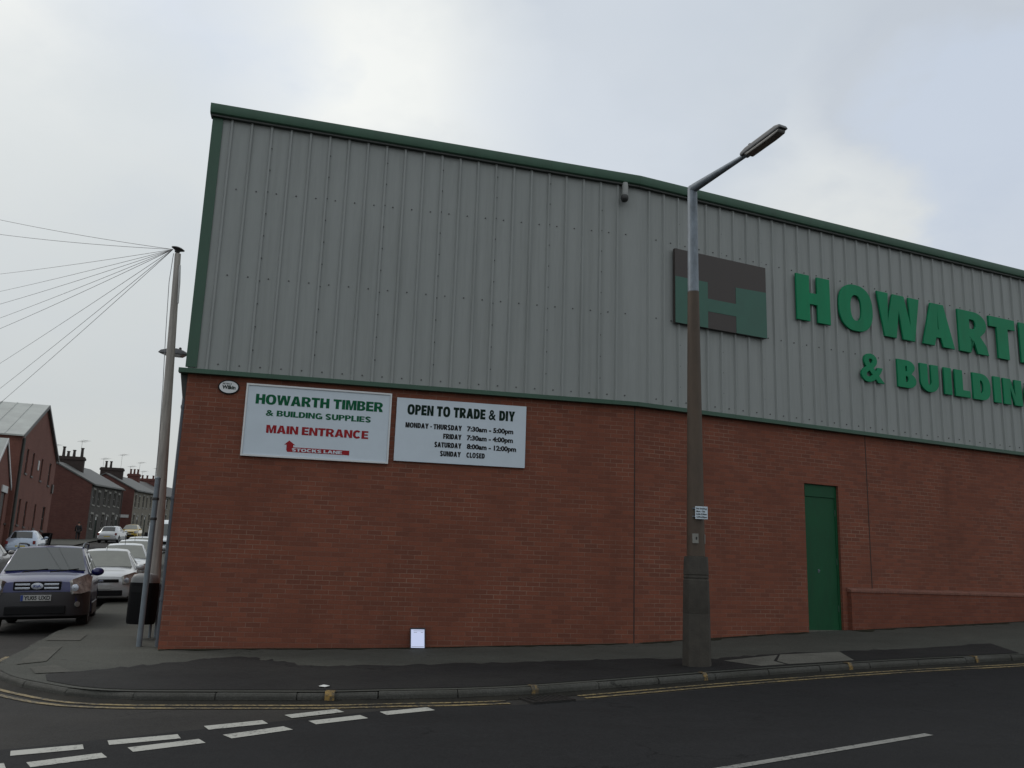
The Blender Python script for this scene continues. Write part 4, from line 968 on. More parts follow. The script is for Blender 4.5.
# thin grey signpost (its plate edge-on, clamps half way up)
SP = Vector((-5.705, 14.58, 0)); SP.z = g(SP.x, SP.y)
mbA, mbB, mbC = MB(), MB(), MB()
mbA.tube([SP + Vector((0, 0, -.1)), SP + Vector((0, 0, 2.62))], .043, 14); mbA.lathe([(.046, 2.62), (.046, 2.64), (.02, 2.66)], Matrix.Translation(SP), 12)
for z in (1.98, 2.3): mbB.lathe([(.052, -.02), (.056, 0), (.052, .02)], Matrix.Translation(SP + Vector((0, 0, z))), 12)
sv = Vector((-.37, .93, 0)); su_ = Vector((.93, .37, 0))
mbC.box((-.008, .05, 1.88), (.008, .42, 2.42), M_=Matrix.Translation(SP) @ Matrix.Rotation(radians(18), 4, 'Z'))
own('signpost', 'thin grey steel signpost in front of the wooden pole at the wall corner', 'signpost', [(mbA, 'post', M['post'], dict(smooth=40)), (mbB, 'clamp', M['lead'], dict(smooth=40)), (mbC, 'sign_plate', M['post'], {})], loc=SP)
# litter bin on two posts
BN = Vector((-6.13, 15.62, 0)); BN.z = g(BN.x, BN.y)
mbA, mbB, mbC, mbD = MB(), MB(), MB(), MB()
BM = Matrix.Translation(BN) @ Matrix.Rotation(radians(-12), 4, 'Z')
rr = lambda w, d, k=8: [(math.copysign(abs(cos(2 * pi * i / 32)) ** .5, cos(2 * pi * i / 32)) * w, math.copysign(abs(sin(2 * pi * i / 32)) ** .5, sin(2 * pi * i / 32)) * d) for i in range(32)]
def rings(mb_, prof, mi=0):
    R_ = [[BM @ Vector((x, y, z)) for x, y in rr(w, d)] for w, d, z in prof]; vs = sum(R_, []); fs = [(i * 32 + j, i * 32 + (j + 1) % 32, (i + 1) * 32 + (j + 1) % 32, (i + 1) * 32 + j) for i in range(len(prof) - 1) for j in range(32)]
    mb_.add(vs, fs + [tuple(range(31, -1, -1)), tuple((len(prof) - 1) * 32 + j for j in range(32))], mi)
rings(mbA, [(.20, .15, .24), (.215, .165, .27), (.22, .17, .88), (.215, .165, .92)])
rings(mbB, [(.212, .162, .921), (.205, .155, .99), (.17, .13, 1.05), (.09, .07, 1.075)])
mbC.box((-.14, -.176, .76), (.14, -.16, .86), M_=BM)
for xx in (.06, .17): mbD.tube([BM @ Vector((xx, .21, -.1)), BM @ Vector((xx, .21, .9))], .024, 10)
for zz_ in (.35, .8): mbD.box((.03, .155, zz_), (.2, .20, zz_ + .05), M_=BM)
own('litter_bin', 'black litter bin with rounded hood mounted on posts behind the grey signpost', 'litter bin', [(mbA, 'body', M['bin'], dict(smooth=40)), (mbB, 'hood', M['bin_top'], dict(smooth=60)), (mbC, 'slot', M['black'], {}), (mbD, 'post', M['post'], dict(smooth=40))], loc=BN)

# ------------------------------------------------------------------ buildings down the side street
def wall_with_openings(mb, fr, u0, u1, z0, ztop, holes, depth=.12, mi=0):
    """wall sheet between u0..u1 with a level or sloping top ztop(u); holes = (u0,u1,z0,z1)"""
    us = sorted({u0, u1, *[h[0] for h in holes], *[h[1] for h in holes]})
    for a, b in zip(us, us[1:]):
        hs = sorted([h for h in holes if h[0] <= a + 1e-6 and h[1] >= b - 1e-6], key=lambda h: h[2])
        z = z0
        for h in hs:
            mb.quad(fr(a, z), fr(b, z), fr(b, h[2]), fr(a, h[2]), mi); z = h[3]
        mb.quad(fr(a, z), fr(b, z), fr(b, ztop(b)), fr(a, ztop(a)), mi)
    for h in holes:
        c = [(h[0], h[2]), (h[1], h[2]), (h[1], h[3]), (h[0], h[3])]
        for i in range(4):
            p, q = c[i], c[(i + 1) % 4]; mb.quad(fr(*p, 0), fr(*q, 0), fr(*q, -depth), fr(*p, -depth), mi)
def window(parent, fr, h, frame_m, depth=.1, bars=1, sill=True, name='window'):
    u0, u1, z0, z1 = h; mb = MB(); t = .055
    for a in ((u0, u1, z0, z0 + t), (u0, u1, z1 - t, z1), (u0, u0 + t, z0 + t, z1 - t), (u1 - t, u1, z0 + t, z1 - t)): fr.box(mb, *a, -depth - .02, -depth + .03)
    if bars: fr.box(mb, u0 + t, u1 - t, (z0 + z1) / 2 - t / 2, (z0 + z1) / 2 + t / 2, -depth - .02, -depth + .025)
    w = part(mb, name, frame_m, parent)
    mb = MB(); fr.box(mb, u0 + t * .5, u1 - t * .5, z0 + t * .5, z1 - t * .5, -depth - .012, -depth - .004); part(mb, 'pane', M['glass'], w)
    if sill:
        mb = MB(); fr.box(mb, u0 - .08, u1 + .08, z0 - .12, z0 - .002, -.02, .06); part(mb, 'sill', frame_m, w)
    return w

# brick workshop with a gable to the street
def V2(a, b): return Vector((b[0] - a[0], b[1] - a[1], 0)).normalized()
DST = Vector((sin(radians(-19)), cos(radians(-19)), 0)); NST = Vector((DST.y, -DST.x, 0))
W0 = Vector((-31.95, 58.2, 0))
def shed(name, label, base, Lg, deep, eave, apex, wall_m, roof_m, holes, trimm, over=.15):
    gz = g(base.x, base.y); r = thing(name, label, 'building', (base.x, base.y, gz)); fr = Frame(base, tuple(DST), tuple(NST))
    zt = lambda u: eave + (apex - eave) * (1 - abs(u - Lg / 2) / (Lg / 2))
    mb = MB(); hs = holes(fr)
    us = [h for h in hs] 
    mbx = MB(); half = Lg / 2
    for (a, b) in ((0, half), (half, Lg)):
        sel = [h for h in hs if (h[0] + h[1]) / 2 >= a and (h[0] + h[1]) / 2 < b]
        wall_with_openings(mb, fr, a, b, -3, zt, sel)
    for u in (0, Lg): mb.quad(fr(u, -3, 0), fr(u, -3, -deep), fr(u, eave, -deep), fr(u, eave, 0))
    mb.add([fr(0, -3, -deep), fr(Lg, -3, -deep), fr(Lg, eave, -deep), fr(half, apex, -deep), fr(0, eave, -deep)], [(0, 1, 2, 3, 4)])
    part(mb, 'wall', wall_m, r, fix=False)
    mb = MB(); th = .1; sl = (apex - eave) / half
    for s in (1, -1):
        f0 = lambda u: half - s * (half - u)
        e = -.25
        mb.prism([(e, eave + e * sl + .02), (half, apex + .02), (half, apex + th + .02), (e, eave + e * sl + th + .02)], lambda u, z, f0=f0: fr(f0(u), z, over), lambda u, z, f0=f0: fr(f0(u), z, -deep))
    part(mb, 'roof', roof_m, r)
    mb = MB()
    for s in (1, -1):
        f0 = lambda u: half - s * (half - u)
        mb.prism([(-.27, eave - .27 * sl - .12), (half, apex - .12), (half, apex + .13), (-.27, eave - .27 * sl + .13)], lambda u, z, f0=f0: fr(f0(u), z, over + .003), lambda u, z, f0=f0: fr(f0(u), z, over + .05))
    part(mb, 'bargeboard', trimm, r)
    return r, fr, hs
def hit_holes(lst, w, base):
    def f(fr):
        out = []
        for (x0, y0, x1, y1, ww) in lst:
            u0, z0 = fr.hit(x0, y0); u1, z1 = fr.hit(x1, y1); u = (u0 + u1) / 2
            out.append((u - ww / 2, u + ww / 2, min(z0, z1), max(z0, z1)))
        return out
    return f
ups = [(28.4, 449, 25.2, 473, .75), (34.2, 453, 31.3, 476, .75), (42.6, 459, 39.9, 480.5, .75), (50.6, 463.5, 48.0, 485.5, .95)]
los = [(20.5, 499, 16.5, 524.5, .75), (26.7, 501.5, 23.2, 526.5, .75), (36.0, 504.5, 32.2, 528, .75), (44.6, 507, 41.0, 530.5, 1.3)]
work, frW, hsW = shed('brick_workshop', 'tall red brick workshop with pale ribbed roof and two rows of narrow windows', W0, 16.0, 34, 7.75, 10.95, M['brick_gable'], M['tin_roof'], hit_holes(ups + los, .7, W0), M['slate'])
for h in hsW: window(work, frW, h, M['logo_dark'], .1, 1)
mb = MB(); u, z = frW.hit(38.2, 465.5); frW.box(mb, u - .22, u + .22, z - .35, z + .35, .005, .05); part(mb, 'notice', M['white_trim'], work)
mb = MB(); u, z = frW.hit(51.4, 489); frW.box(mb, u - .3, u + .3, z - .35, z + .35, .005, .12); part(mb, 'vent', M['logo_dark'], work)
mb = MB(); u, z = frW.hit(14.5, 490); p0 = frW(.35, g(W0.x, W0.y), .1); mb.tube([p0, frW(.35, 7.6, .1)], .09, 8); part(mb, 'downpipe', M['soffit'], work)
mb = MB()
for k in range(1, 30):
    a = frW(8.0, 10.95 + .13, -k); b = frW(-.2, 7.75 + .04, -k)
    mb.tube([a, b], .035, 4)
part(mb, 'roof_rib', M['tin_roof'], work)
# small gabled building in front of it, at the edge of the view
S0 = W0 + DST * -6.2 - NST * .25
small, frS, hsS = shed('gabled_annexe', 'low red brick building with white bargeboard in front of the tall workshop', S0, 6.0, 20, 4.4, 7.0, M['brick_gable'], M['tin_roof'], hit_holes([(9.2, 494, 4.6, 523, .7), (2.5, 492, -2.5, 540, 1.3)], .7, S0), M['white_trim'], .05)
window(small, frS, hsS[0], M['logo_dark'], .1, 1)
hd = hsS[1]
mb = MB(); frS.box(mb, hd[0] - .2, hd[1] + .2, hd[3] + .003, hd[3] + .42, .005, .08); part(mb, 'lintel', M['white_trim'], small)
mb = MB(); frS.box(mb, hd[0] + .002, hd[1] - .002, hd[2] - .5, hd[3] - .002, -.11, -.06); part(mb, 'door', M['logo_dark'], small)

# stone and brick terraces: gable towards us, front along the street
def terrace(name, label, base, az, length, eave_h, rise, half, gable_m, front_m, roof_m, houses, stacks, win_trim, potm, chm, zslope=0., aerial=True):
    d = Vector((sin(radians(az)), cos(radians(az)), 0)); nn = Vector((d.y, -d.x, 0)); gz = g(base.x, base.y)
    r = thing(name, label, 'terraced house', (base.x, base.y, gz)); ff = Frame(base, tuple(d), tuple(nn)); fg = Frame(base, tuple(nn), tuple(-d))
    e0 = gz + eave_h; ze = lambda u: e0 + zslope * u
    holes = []; kinds = []; hw = length / houses
    for k in range(houses):
        u = k * hw; gb = g(*(ff(u + hw / 2, 0)[:2])); 
        for (a, b, z0, z1, kd) in ((.18, .38, .95, 2.35, 'w'), (.62, .8, .12, 2.25, 'd'), (.16, .36, 3.3, 4.75, 'w'), (.62, .8, 3.35, 4.7, 'w')):
            holes.append((u + a * hw, u + b * hw, gb + z0, gb + z1)); kinds.append(kd)
    mb = MB(); wall_with_openings(mb, ff, 0, length, gz - 2, ze, holes); part(mb, 'front_wall', front_m, r, fix=False)
    for h, kd in zip(holes, kinds):
        if kd == 'w':
            w = window(r, ff, h, win_trim, .1, 1)
            mb = MB(); ff.box(mb, h[0] - .12, h[1] + .12, h[3] + .003, h[3] + .2, -.02, .03); part(mb, 'lintel', win_trim, w)
        else:
            mb = MB(); ff.box(mb, h[0] + .002, h[1] - .002, h[2] - .2, h[3] - .35, -.11, -.06); dd = part(mb, 'door', random.choice([M['logo_dark'], M['white_trim'], M['sign_dkgreen']]), r)
            mb = MB(); ff.box(mb, h[0] + .002, h[1] - .002, h[3] - .34, h[3] - .002, -.11, -.07); part(mb, 'fanlight', M['white_trim'], dd)
            mb = MB(); ff.box(mb, h[0] - .12, h[1] + .12, h[3] + .003, h[3] + .2, -.02, .03); part(mb, 'lintel', win_trim, dd)
    mb = MB()
    for u in (0, length):
        q = lambda s, z: ff(u, z, -s)
        zz_ = ze(u); mb.add([q(0, gz - 2), q(2 * half, gz - 2), q(2 * half, zz_), q(half, zz_ + rise), q(0, zz_)], [(0, 1, 2, 3, 4)])
    mb.quad(ff(0, gz - 2, -2 * half), ff(length, gz - 2, -2 * half), ff(length, ze(length), -2 * half), ff(0, ze(0), -2 * half))
    part(mb, 'gable_wall', gable_m, r, fix=False)
    mb = MB(); sl = rise / half
    for sgn in (1, -1):
        f0 = lambda s: half - sgn * (half - s)
        mb.prism([(-.25, -.25 * sl + .03), (half, rise + .03), (half, rise + .17), (-.25, -.25 * sl + .17)], lambda s, z, f0=f0: ff(-.12, ze(-.12) + z, -f0(s)), lambda s, z, f0=f0: ff(length + .05, ze(length) + z, -f0(s)))
    roof = part(mb, 'roof', roof_m, r)
    mb = MB(); mb.tube([ff(-.1, ze(-.1) - .1, .3), ff(length, ze(length) - .1, .3)], .07, 8); part(mb, 'gutter', M['soffit'], r)
    mb = MB(); mb.tube([ff(length - .3, gz - 1, .12), ff(length - .3, ze(length) - .1, .14)], .05, 8); part(mb, 'downpipe', M['soffit'], r)
    for (u, w2, hh, pots, cm, pm) in stacks:
        zb = ze(u) + rise - 1.0; zt_ = ze(u) + rise + hh
        mb = MB(); box = lambda m_, s0, s1, a, b, z0, z1: m_.add([ff(a, z0, -s0), ff(b, z0, -s0), ff(b, z0, -s1), ff(a, z0, -s1), ff(a, z1, -s0), ff(b, z1, -s0), ff(b, z1, -s1), ff(a, z1, -s1)], [(3, 2, 1, 0), (4, 5, 6, 7), (0, 1, 5, 4), (1, 2, 6, 5), (2, 3, 7, 6), (3, 0, 4, 7)])
        box(mb, half - w2, half + w2, u - .32, u + .32, zb, zt_ - .35); box(mb, half - w2 - .09, half + w2 + .09, u - .41, u + .41, zt_ - .349, zt_ - .12); box(mb, half - w2 - .02, half + w2 + .02, u - .34, u + .34, zt_ - .119, zt_)
        ch = part(mb, 'chimney', cm, roof)
        for s, ph in pots:
            mb = MB(); c = ff(u, zt_, -(half + s)); mb.lathe([(.16, -.02), (.15, .1), (.12, ph - .12), (.17, ph - .1), (.17, ph), (.1, ph + .01)], Matrix.Translation(c), 10); part(mb, 'chimney_pot', pm, roof, smooth=40)
        if aerial:
            for s, ah in ((-w2 * .7, 1.7), (w2 * .9, 1.1)):
                c = ff(u + .3, zt_, -(half + s)); mb = MB(); mb.tube([c + Vector((0, 0, -.6)), c + Vector((0, 0, ah))], .014, 5)
                bd = Vector((.8, -.5, .1)).normalized(); mb.tube([c + Vector((0, 0, ah - .05)) - bd * .3, c + Vector((0, 0, ah - .05)) + bd * .9], .011, 4)
                for k in range(6):
                    q = c + Vector((0, 0, ah - .05)) + bd * (-.2 + k * .2); mb.tube([q - Vector((.25, .4, 0)), q + Vector((.25, .4, 0))], .007, 4)
                part(mb, 'aerial', M['lead'], roof)
    return r, ff, fg
H1 = Vector((-40.91, 88.29, 0))
P5 = ((-1.4, .95), (-.4, 1.0), (.05, .55), (.6, .7), (1.35, .95))
terrace('terraced_house', 'end terrace of sooty stone with red brick gable and wide chimney of five pots', H1, -14, 17.2, 5.35, 1.95, 3.7, M['brick_dark'], M['stone_dark'], M['slate'], 3,
        [(5.2, 1.65, .9, [(-s, h) for s, h in P5], M['chim'], M['pot'])], M['cream_trim'], M['pot'], M['chim'], .050)
H2 = Vector((-45.3, 109.0, 0))
_, f2, g2 = terrace('terraced_house', 'second terrace of paler stone with a white street sign on its brick gable', H2, -12, 15.5, 5.4, 1.75, 3.5, M['brick_dark'], M['stone_pale'], M['slate'], 3,
        [(3.2, 1.3, .95, [(.2, .8), (.75, .8)], M['chim'], M['pot'])], M['cream_trim'], M['pot'], M['chim'], .045)
mb = MB(); u0, z0 = g2.hit(117.5, 516); u1, z1 = g2.hit(128.5, 517); g2.box(mb, u0, u1, z0 - .15, z0 + .2, .01, .05)
sgn = mb.build('street_name_sign', M['white_trim']); tag(sgn, 'long white street name sign on the red brick gable of the second terrace', 'sign')
H3 = Vector((-50.9, 129.0, 0))
terrace('terraced_house', 'far terrace with dark roof and red brick chimneys behind the wooden pole', H3, -6, 24, 5.4, 1.9, 3.6, M['brick_dark'], M['stone_pale'], M['slate_dark'], 4,
        [(2.2, .8, 1.0, [(-.5, .7), (0, .7), (.5, .7)], M['chim_red'], M['pot_red']), (9.5, 1.2, .8, [(-.7, .5), (.2, .5), (.9, .5)], M['chim_red'], M['pot_red'])], M['cream_trim'], M['pot_red'], M['chim_red'], .03)
# footway in front of the terraces and low kerb wall
LK = [(-24.2, 44), (-30.2, 60.5), (-37.4, 82), (-40.0, 92), (-42.8, 106), (-45, 118), (-47, 140)]
structure(patch('far_footway', LK + [(-57, 140), (-57, 100), (-50, 80), (-36, 44)], 0, M['pave'], 2.5))

# ------------------------------------------------------------------ vehicles
def car_body(st, mi_low=1, front_low=1):
    """st: stations (x, zlow, zbelt, ztop, wlow, wbelt, wtop); closed loft, mirrored in y"""
    mb = MB(); rings_ = []
    for (x, zl, zb, zt, wl, wb, wt) in st:
        zm = zl + (zb - zl) * .45
        half = [(0, zl), (wl * .86, zl), (wl, zl + .07), (wl * 1.0, zm), (wb * .995, zb - .10), (wb * .97, zb), (wt, zt - .05), (wt * .9, zt - .012), (wt * .5, zt + .012), (0, zt + .02)]
        ring = [(x, y, z) for y, z in half] + [(x, -y, z) for y, z in half[-2:0:-1]]
        rings_.append(ring)
    k = len(rings_[0]); vs = sum(rings_, []); fs = []; ms = []
    for i in range(len(rings_) - 1):
        for j in range(k):
            fs.append((i * k + j, i * k + (j + 1) % k, (i + 1) * k + (j + 1) % k, (i + 1) * k + j))
            jj = j if j < 10 else k - 1 - j
            ms.append(mi_low if jj <= (front_low if i < 3 else 1) else 0)
    mb.add(vs, fs); mb.m = ms
    mb.add(vs[:k], [tuple(range(k - 1, -1, -1))], 0); mb.add(vs[-k:], [tuple(range(k))], 0)
    return mb
def boolean_cut(o, cutters):
    for c in cutters:
        md = o.modifiers.new('b', 'BOOLEAN'); md.operation = 'DIFFERENCE'; md.object = c; md.solver = 'EXACT'
    dg = bpy.context.evaluated_depsgraph_get(); dg.update()
    me = bpy.data.meshes.new_from_object(o.evaluated_get(dg)); o.modifiers.clear(); old = o.data; o.data = me; bpy.data.meshes.remove(old)
    for c in cutters: bpy.data.objects.remove(c)
def panel(mb, st, i0, i1, side, a0, a1, b0, b1, lift=.006, mi=0):
    """glass laid on the greenhouse side between stations i0 and i1"""
    pass
def lerp(a, b, t): return a + (b - a) * t
def make_car(name, label, cat, P, group=None):
    r = thing(name, label, cat, (0, 0, 0), 0, group)
    L_, W, H = P['L'], P['W'], P['H']; hw = W / 2; f = L_ / 2; zl = P['clear']; zb = P['belt']; zh = P['hood']
    cowl, rf, rr_, tail = P['cowl'], P['roof_f'], P['roof_r'], P['tail']     # x of windscreen base, roof front, roof rear, base of rear glass
    wt = P['wtop']
    st = [(f, zl + .16, zh - .22, zh - .20, hw * .78, hw * .74, hw * .66),
          (f - .05, zl + .06, zh - .13, zh - .10, hw * .86, hw * .83, hw * .76),
          (f - .22, zl, zh - .05, zh - .03, hw * .95, hw * .92, hw * .84),
          (f - .60, zl, zh + .0, zh + .03, hw, hw * .975, hw * .88),
          (cowl + .02, zl, zb - .005, lerp(zh, zb, .8) + .05, hw, hw * .985, hw * .90),
          (lerp(cowl, rf, .5), zl, zb + .01, lerp(lerp(zh, zb, .8) + .05, H - .03, .5), hw, hw * .985, lerp(hw * .90, wt, .5)),
          (rf, zl, zb + .02, H - .03, hw, hw * .985, wt),
          (lerp(rf, rr_, .5), zl, zb + .03, H, hw, hw * .985, wt),
          (rr_, zl, zb + .05, H - .04, hw, hw * .98, wt * .97),
          (lerp(rr_, tail, .5), zl + .02, zb + .05, lerp(H - .04, zb + .05, .5), hw * .985, hw * .955, lerp(wt * .97, hw * .78, .5)),
          (tail, zl + .05, zb - .0, zb + .05, hw * .96, hw * .93, hw * .78),
          (-f + .10, zl + .08, zb - .12, zb - .06, hw * .93, hw * .90, hw * .76),
          (-f, zl + .18, zb - .26, zb - .22, hw * .84, hw * .80, hw * .68)]
    mb = car_body(st, 1, P.get('front_low', 1)); body = mb.build('body', [P['paint'], P.get('low', M['trim'])], r)
    wx = (f - P['oh_f'], -f + P['oh_r']); R = P['wr']
    cut = []
    for x in wx:
        for s in (1, -1):
            c = MB(); c.lathe([(R * 1.16, -.16), (R * 1.16, .30)], Matrix.Translation((x, s * (hw - .10), R)) @ Matrix.Rotation(-s * pi / 2, 4, 'X'), 24); cut.append(c.build('cutter', M['black']))
    boolean_cut(body, cut)
    bm = bmesh.new(); bm.from_mesh(body.data)
    for fc in bm.faces: fc.smooth = True
    for e in bm.edges:
        if len(e.link_faces) == 2 and e.calc_face_angle(0) > radians(32): e.smooth = False
    bm.to_mesh(body.data); bm.free()
    # glass follows the same stations, inset and lifted
    def S(i, y_of): return st[i]
    def pt(i, lv, sgn):       # lv 0 belt .. 1 roof edge
        x, a, zb_, zt_, wl, wb, wt_ = st[i]; return Vector((x, sgn * lerp(wb * .97, wt_, lv), lerp(zb_, zt_ - .05, lv)))
    def top(i, fr_): x, a, zb_, zt_, wl, wb, wt_ = st[i]; return Vector((x, wt_ * fr_, zt_ - .012 if abs(fr_) > .7 else zt_ + .012))
    g1 = MB()
    def lifted(mb_, ps, d): 
        nn = (ps[1] - ps[0]).cross(ps[2] - ps[0]).normalized()
        c = sum(ps, Vector()) / len(ps)
        if nn.dot(c - Vector((c.x * .6, 0, zb * .6))) < 0: nn = -nn
        mb_.add([p + nn * d for p in ps] + [p - nn * .004 for p in ps], [tuple(range(len(ps)))] + [(i, (i + 1) % len(ps), len(ps) + (i + 1) % len(ps), len(ps) + i) for i in range(len(ps))])
    # windscreen as a 3-column patch from cowl to roof front
    ws = MB(); rows = [4, 5, 6]
    wsp = lambda t, yv: None
    def grid_glass(mb_, ia, ib, f0, f1, yfr, d):
        xa, _, _, za, _, _, wa = st[ia]; xb, _, _, zb_, _, _, wb_ = st[ib]
        N_ = Vector((zb_ - za, 0, xa - xb)); N_ = N_.normalized(); 
        if (xa < 0) and N_.x > 0: N_ = -N_
        if N_.z < 0: N_ = -N_
        vs = []
        for t in (f0, f1):
            for y in (-1, -.55, 0, .55, 1):
                vs.append(Vector((lerp(xa, xb, t), lerp(wa, wb_, t) * yfr * y, lerp(za, zb_, t) + .016 - .02 * y * y)) + N_ * d)
        o_ = [v - N_ * .02 for v in vs]
        mb_.add(vs + o_, [(i, i + 1, i + 6, i + 5) for i in range(4)] + [(10 + i, 10 + i + 1, i + 1, i) for i in range(4)] + [(5 + i, 5 + i + 1, 15 + i + 1, 15 + i) for i in range(4)] + [(0, 5, 15, 10), (4, 9, 19, 14)])
    grid_glass(ws, 4, 6, .09, .95, .93, .012); ws.build('windscreen', P.get('screen', M['screen']), r, smooth=50)
    rw = MB(); grid_glass(rw, 8, 10, .12, .88, .86, .016); rw.build('rear_window', M['carglass'], r, smooth=50)
    for s in (1, -1):
        for (ia, ib, fa, fb) in P['side']:
            sg = MB()
            def sp_(i, fx, lv):
                j = int(i); t = i - j
                a = pt(j, lv, s); b = pt(min(j + 1, len(st) - 1), lv, s); return a.lerp(b, t)
            ps = [sp_(ia, 0, .10), sp_(ib, 0, .10), sp_(ib - fb, 0, .88), sp_(ia + fa, 0, .88)]
            lifted(sg, ps, .007); sg.build('side_window', M['carglass'], r)
    # wheels
    for x in wx:
        for s in (1, -1):
            Mw = Matrix.Translation((x, s * (hw - .115), R)) @ Matrix.Rotation(-s * pi / 2, 4, 'X')
            t = MB(); t.lathe([(R * .62, -.1), (R * .9, -.105), (R, -.07), (R, .07), (R * .9, .105), (R * .66, .1), (R * .62, .06)], Mw, 24); wh = t.build('wheel', M['tyre'], r, smooth=40)
            q = MB(); q.lathe([(R * .63, .055), (R * .6, .09), (R * .5, .07), (R * .2, .075), (R * .14, .1), (.02, .1)], Mw, 20)
            for k in range(5):
                th = 2 * pi * k / 5; q.box((-.03, R * .14, .075), (.03, R * .6, .094), M_=Mw @ Matrix.Rotation(th, 4, 'Z'))
            q.build('rim', M['rim'], wh, smooth=40)
    # mirrors
    for s in (1, -1):
        m_ = MB(); c = Vector((cowl - .22, s * (hw + .07), zb + .07)); m_.ellipsoid((0, 0, 0), (.075, .125, .085), Matrix.Translation(c)); m_.box((-.03, -.09, -.04), (.02, .02, -.0), M_=Matrix.Translation(c + Vector((0, -s * .06, -.03)))); m_.build('mirror', P.get('mirror', P['paint']), r, smooth=50)
    # front: headlamps, grille, plate, bumper insert
    for s in (1, -1):
        hl = MB(); zc = zh - .19 + P.get('lamp_dz', 0)
        out = [(f - .035, .60), (f + .012, .60), (f - .04, .78), (f - .20, .925), (f - .42, .975), (f - .42, .93), (f - .2, .86)]
        up = P.get('lamp_h', .17)
        li = P.get('lamp_in', .56)
        A = [Vector((f - .03, s * hw * (li + .04), zc - up * .62)), Vector((f - .07, s * hw * .80, zc - up * .62)), Vector((f - .24, s * hw * .955, zc - up * .45)), Vector((f - .50, s * hw * .975, zc + up * .60)), Vector((f - .36, s * hw * .88, zc + up * .86)), Vector((f - .10, s * hw * li, zc + up * .45))]
        o1 = Vector((.12, s * .055, .045)); o0 = Vector((-.06, -s * .06, -.02))
        hl.add([p + o1 for p in A] + [p + o0 for p in A], [tuple(range(6))] + [(i, (i + 1) % 6, 6 + (i + 1) % 6, 6 + i) for i in range(6)])
        lm = hl.build('headlight', M['headlamp'], r, bevel=.012, smooth=40)
        b_ = MB(); b_.lathe([(.0695, 0), (.065, .012), (.02, .015)], Matrix.Translation((f + .005, s * hw * .73, zc + .0)) @ Matrix.Rotation(pi / 2, 4, 'Y') @ Matrix.Translation((0, 0, .055)), 14); b_.build('bulb_ring', M['chrome'], lm, smooth=40)
        tl = MB(); tl.box((-f + .0, s * hw * .74, zb - .24), (-f + .2, s * hw * .90, zb - .04)); tl.build('tail_light', M['taillamp'], r, bevel=.02)
    P['front'](r, f, hw, zh, zl, zb)
    pl_ = MB(); pl_.box((-f - .022, -.26, zb - .42), (-f - .004, .26, zb - .31)); pl_.build('number_plate', M['plate_yellow'], r)
    bp = MB(); bp.box((-f - .05, -hw * .8, zl + .12), (-f + .1, hw * .8, zl + .34)); bp.build('bumper', P.get('low', M['trim']), r, bevel=.04)
    return r, st
FX = lambda f: (lambda y, z, n: Vector((f + n, y, z)))

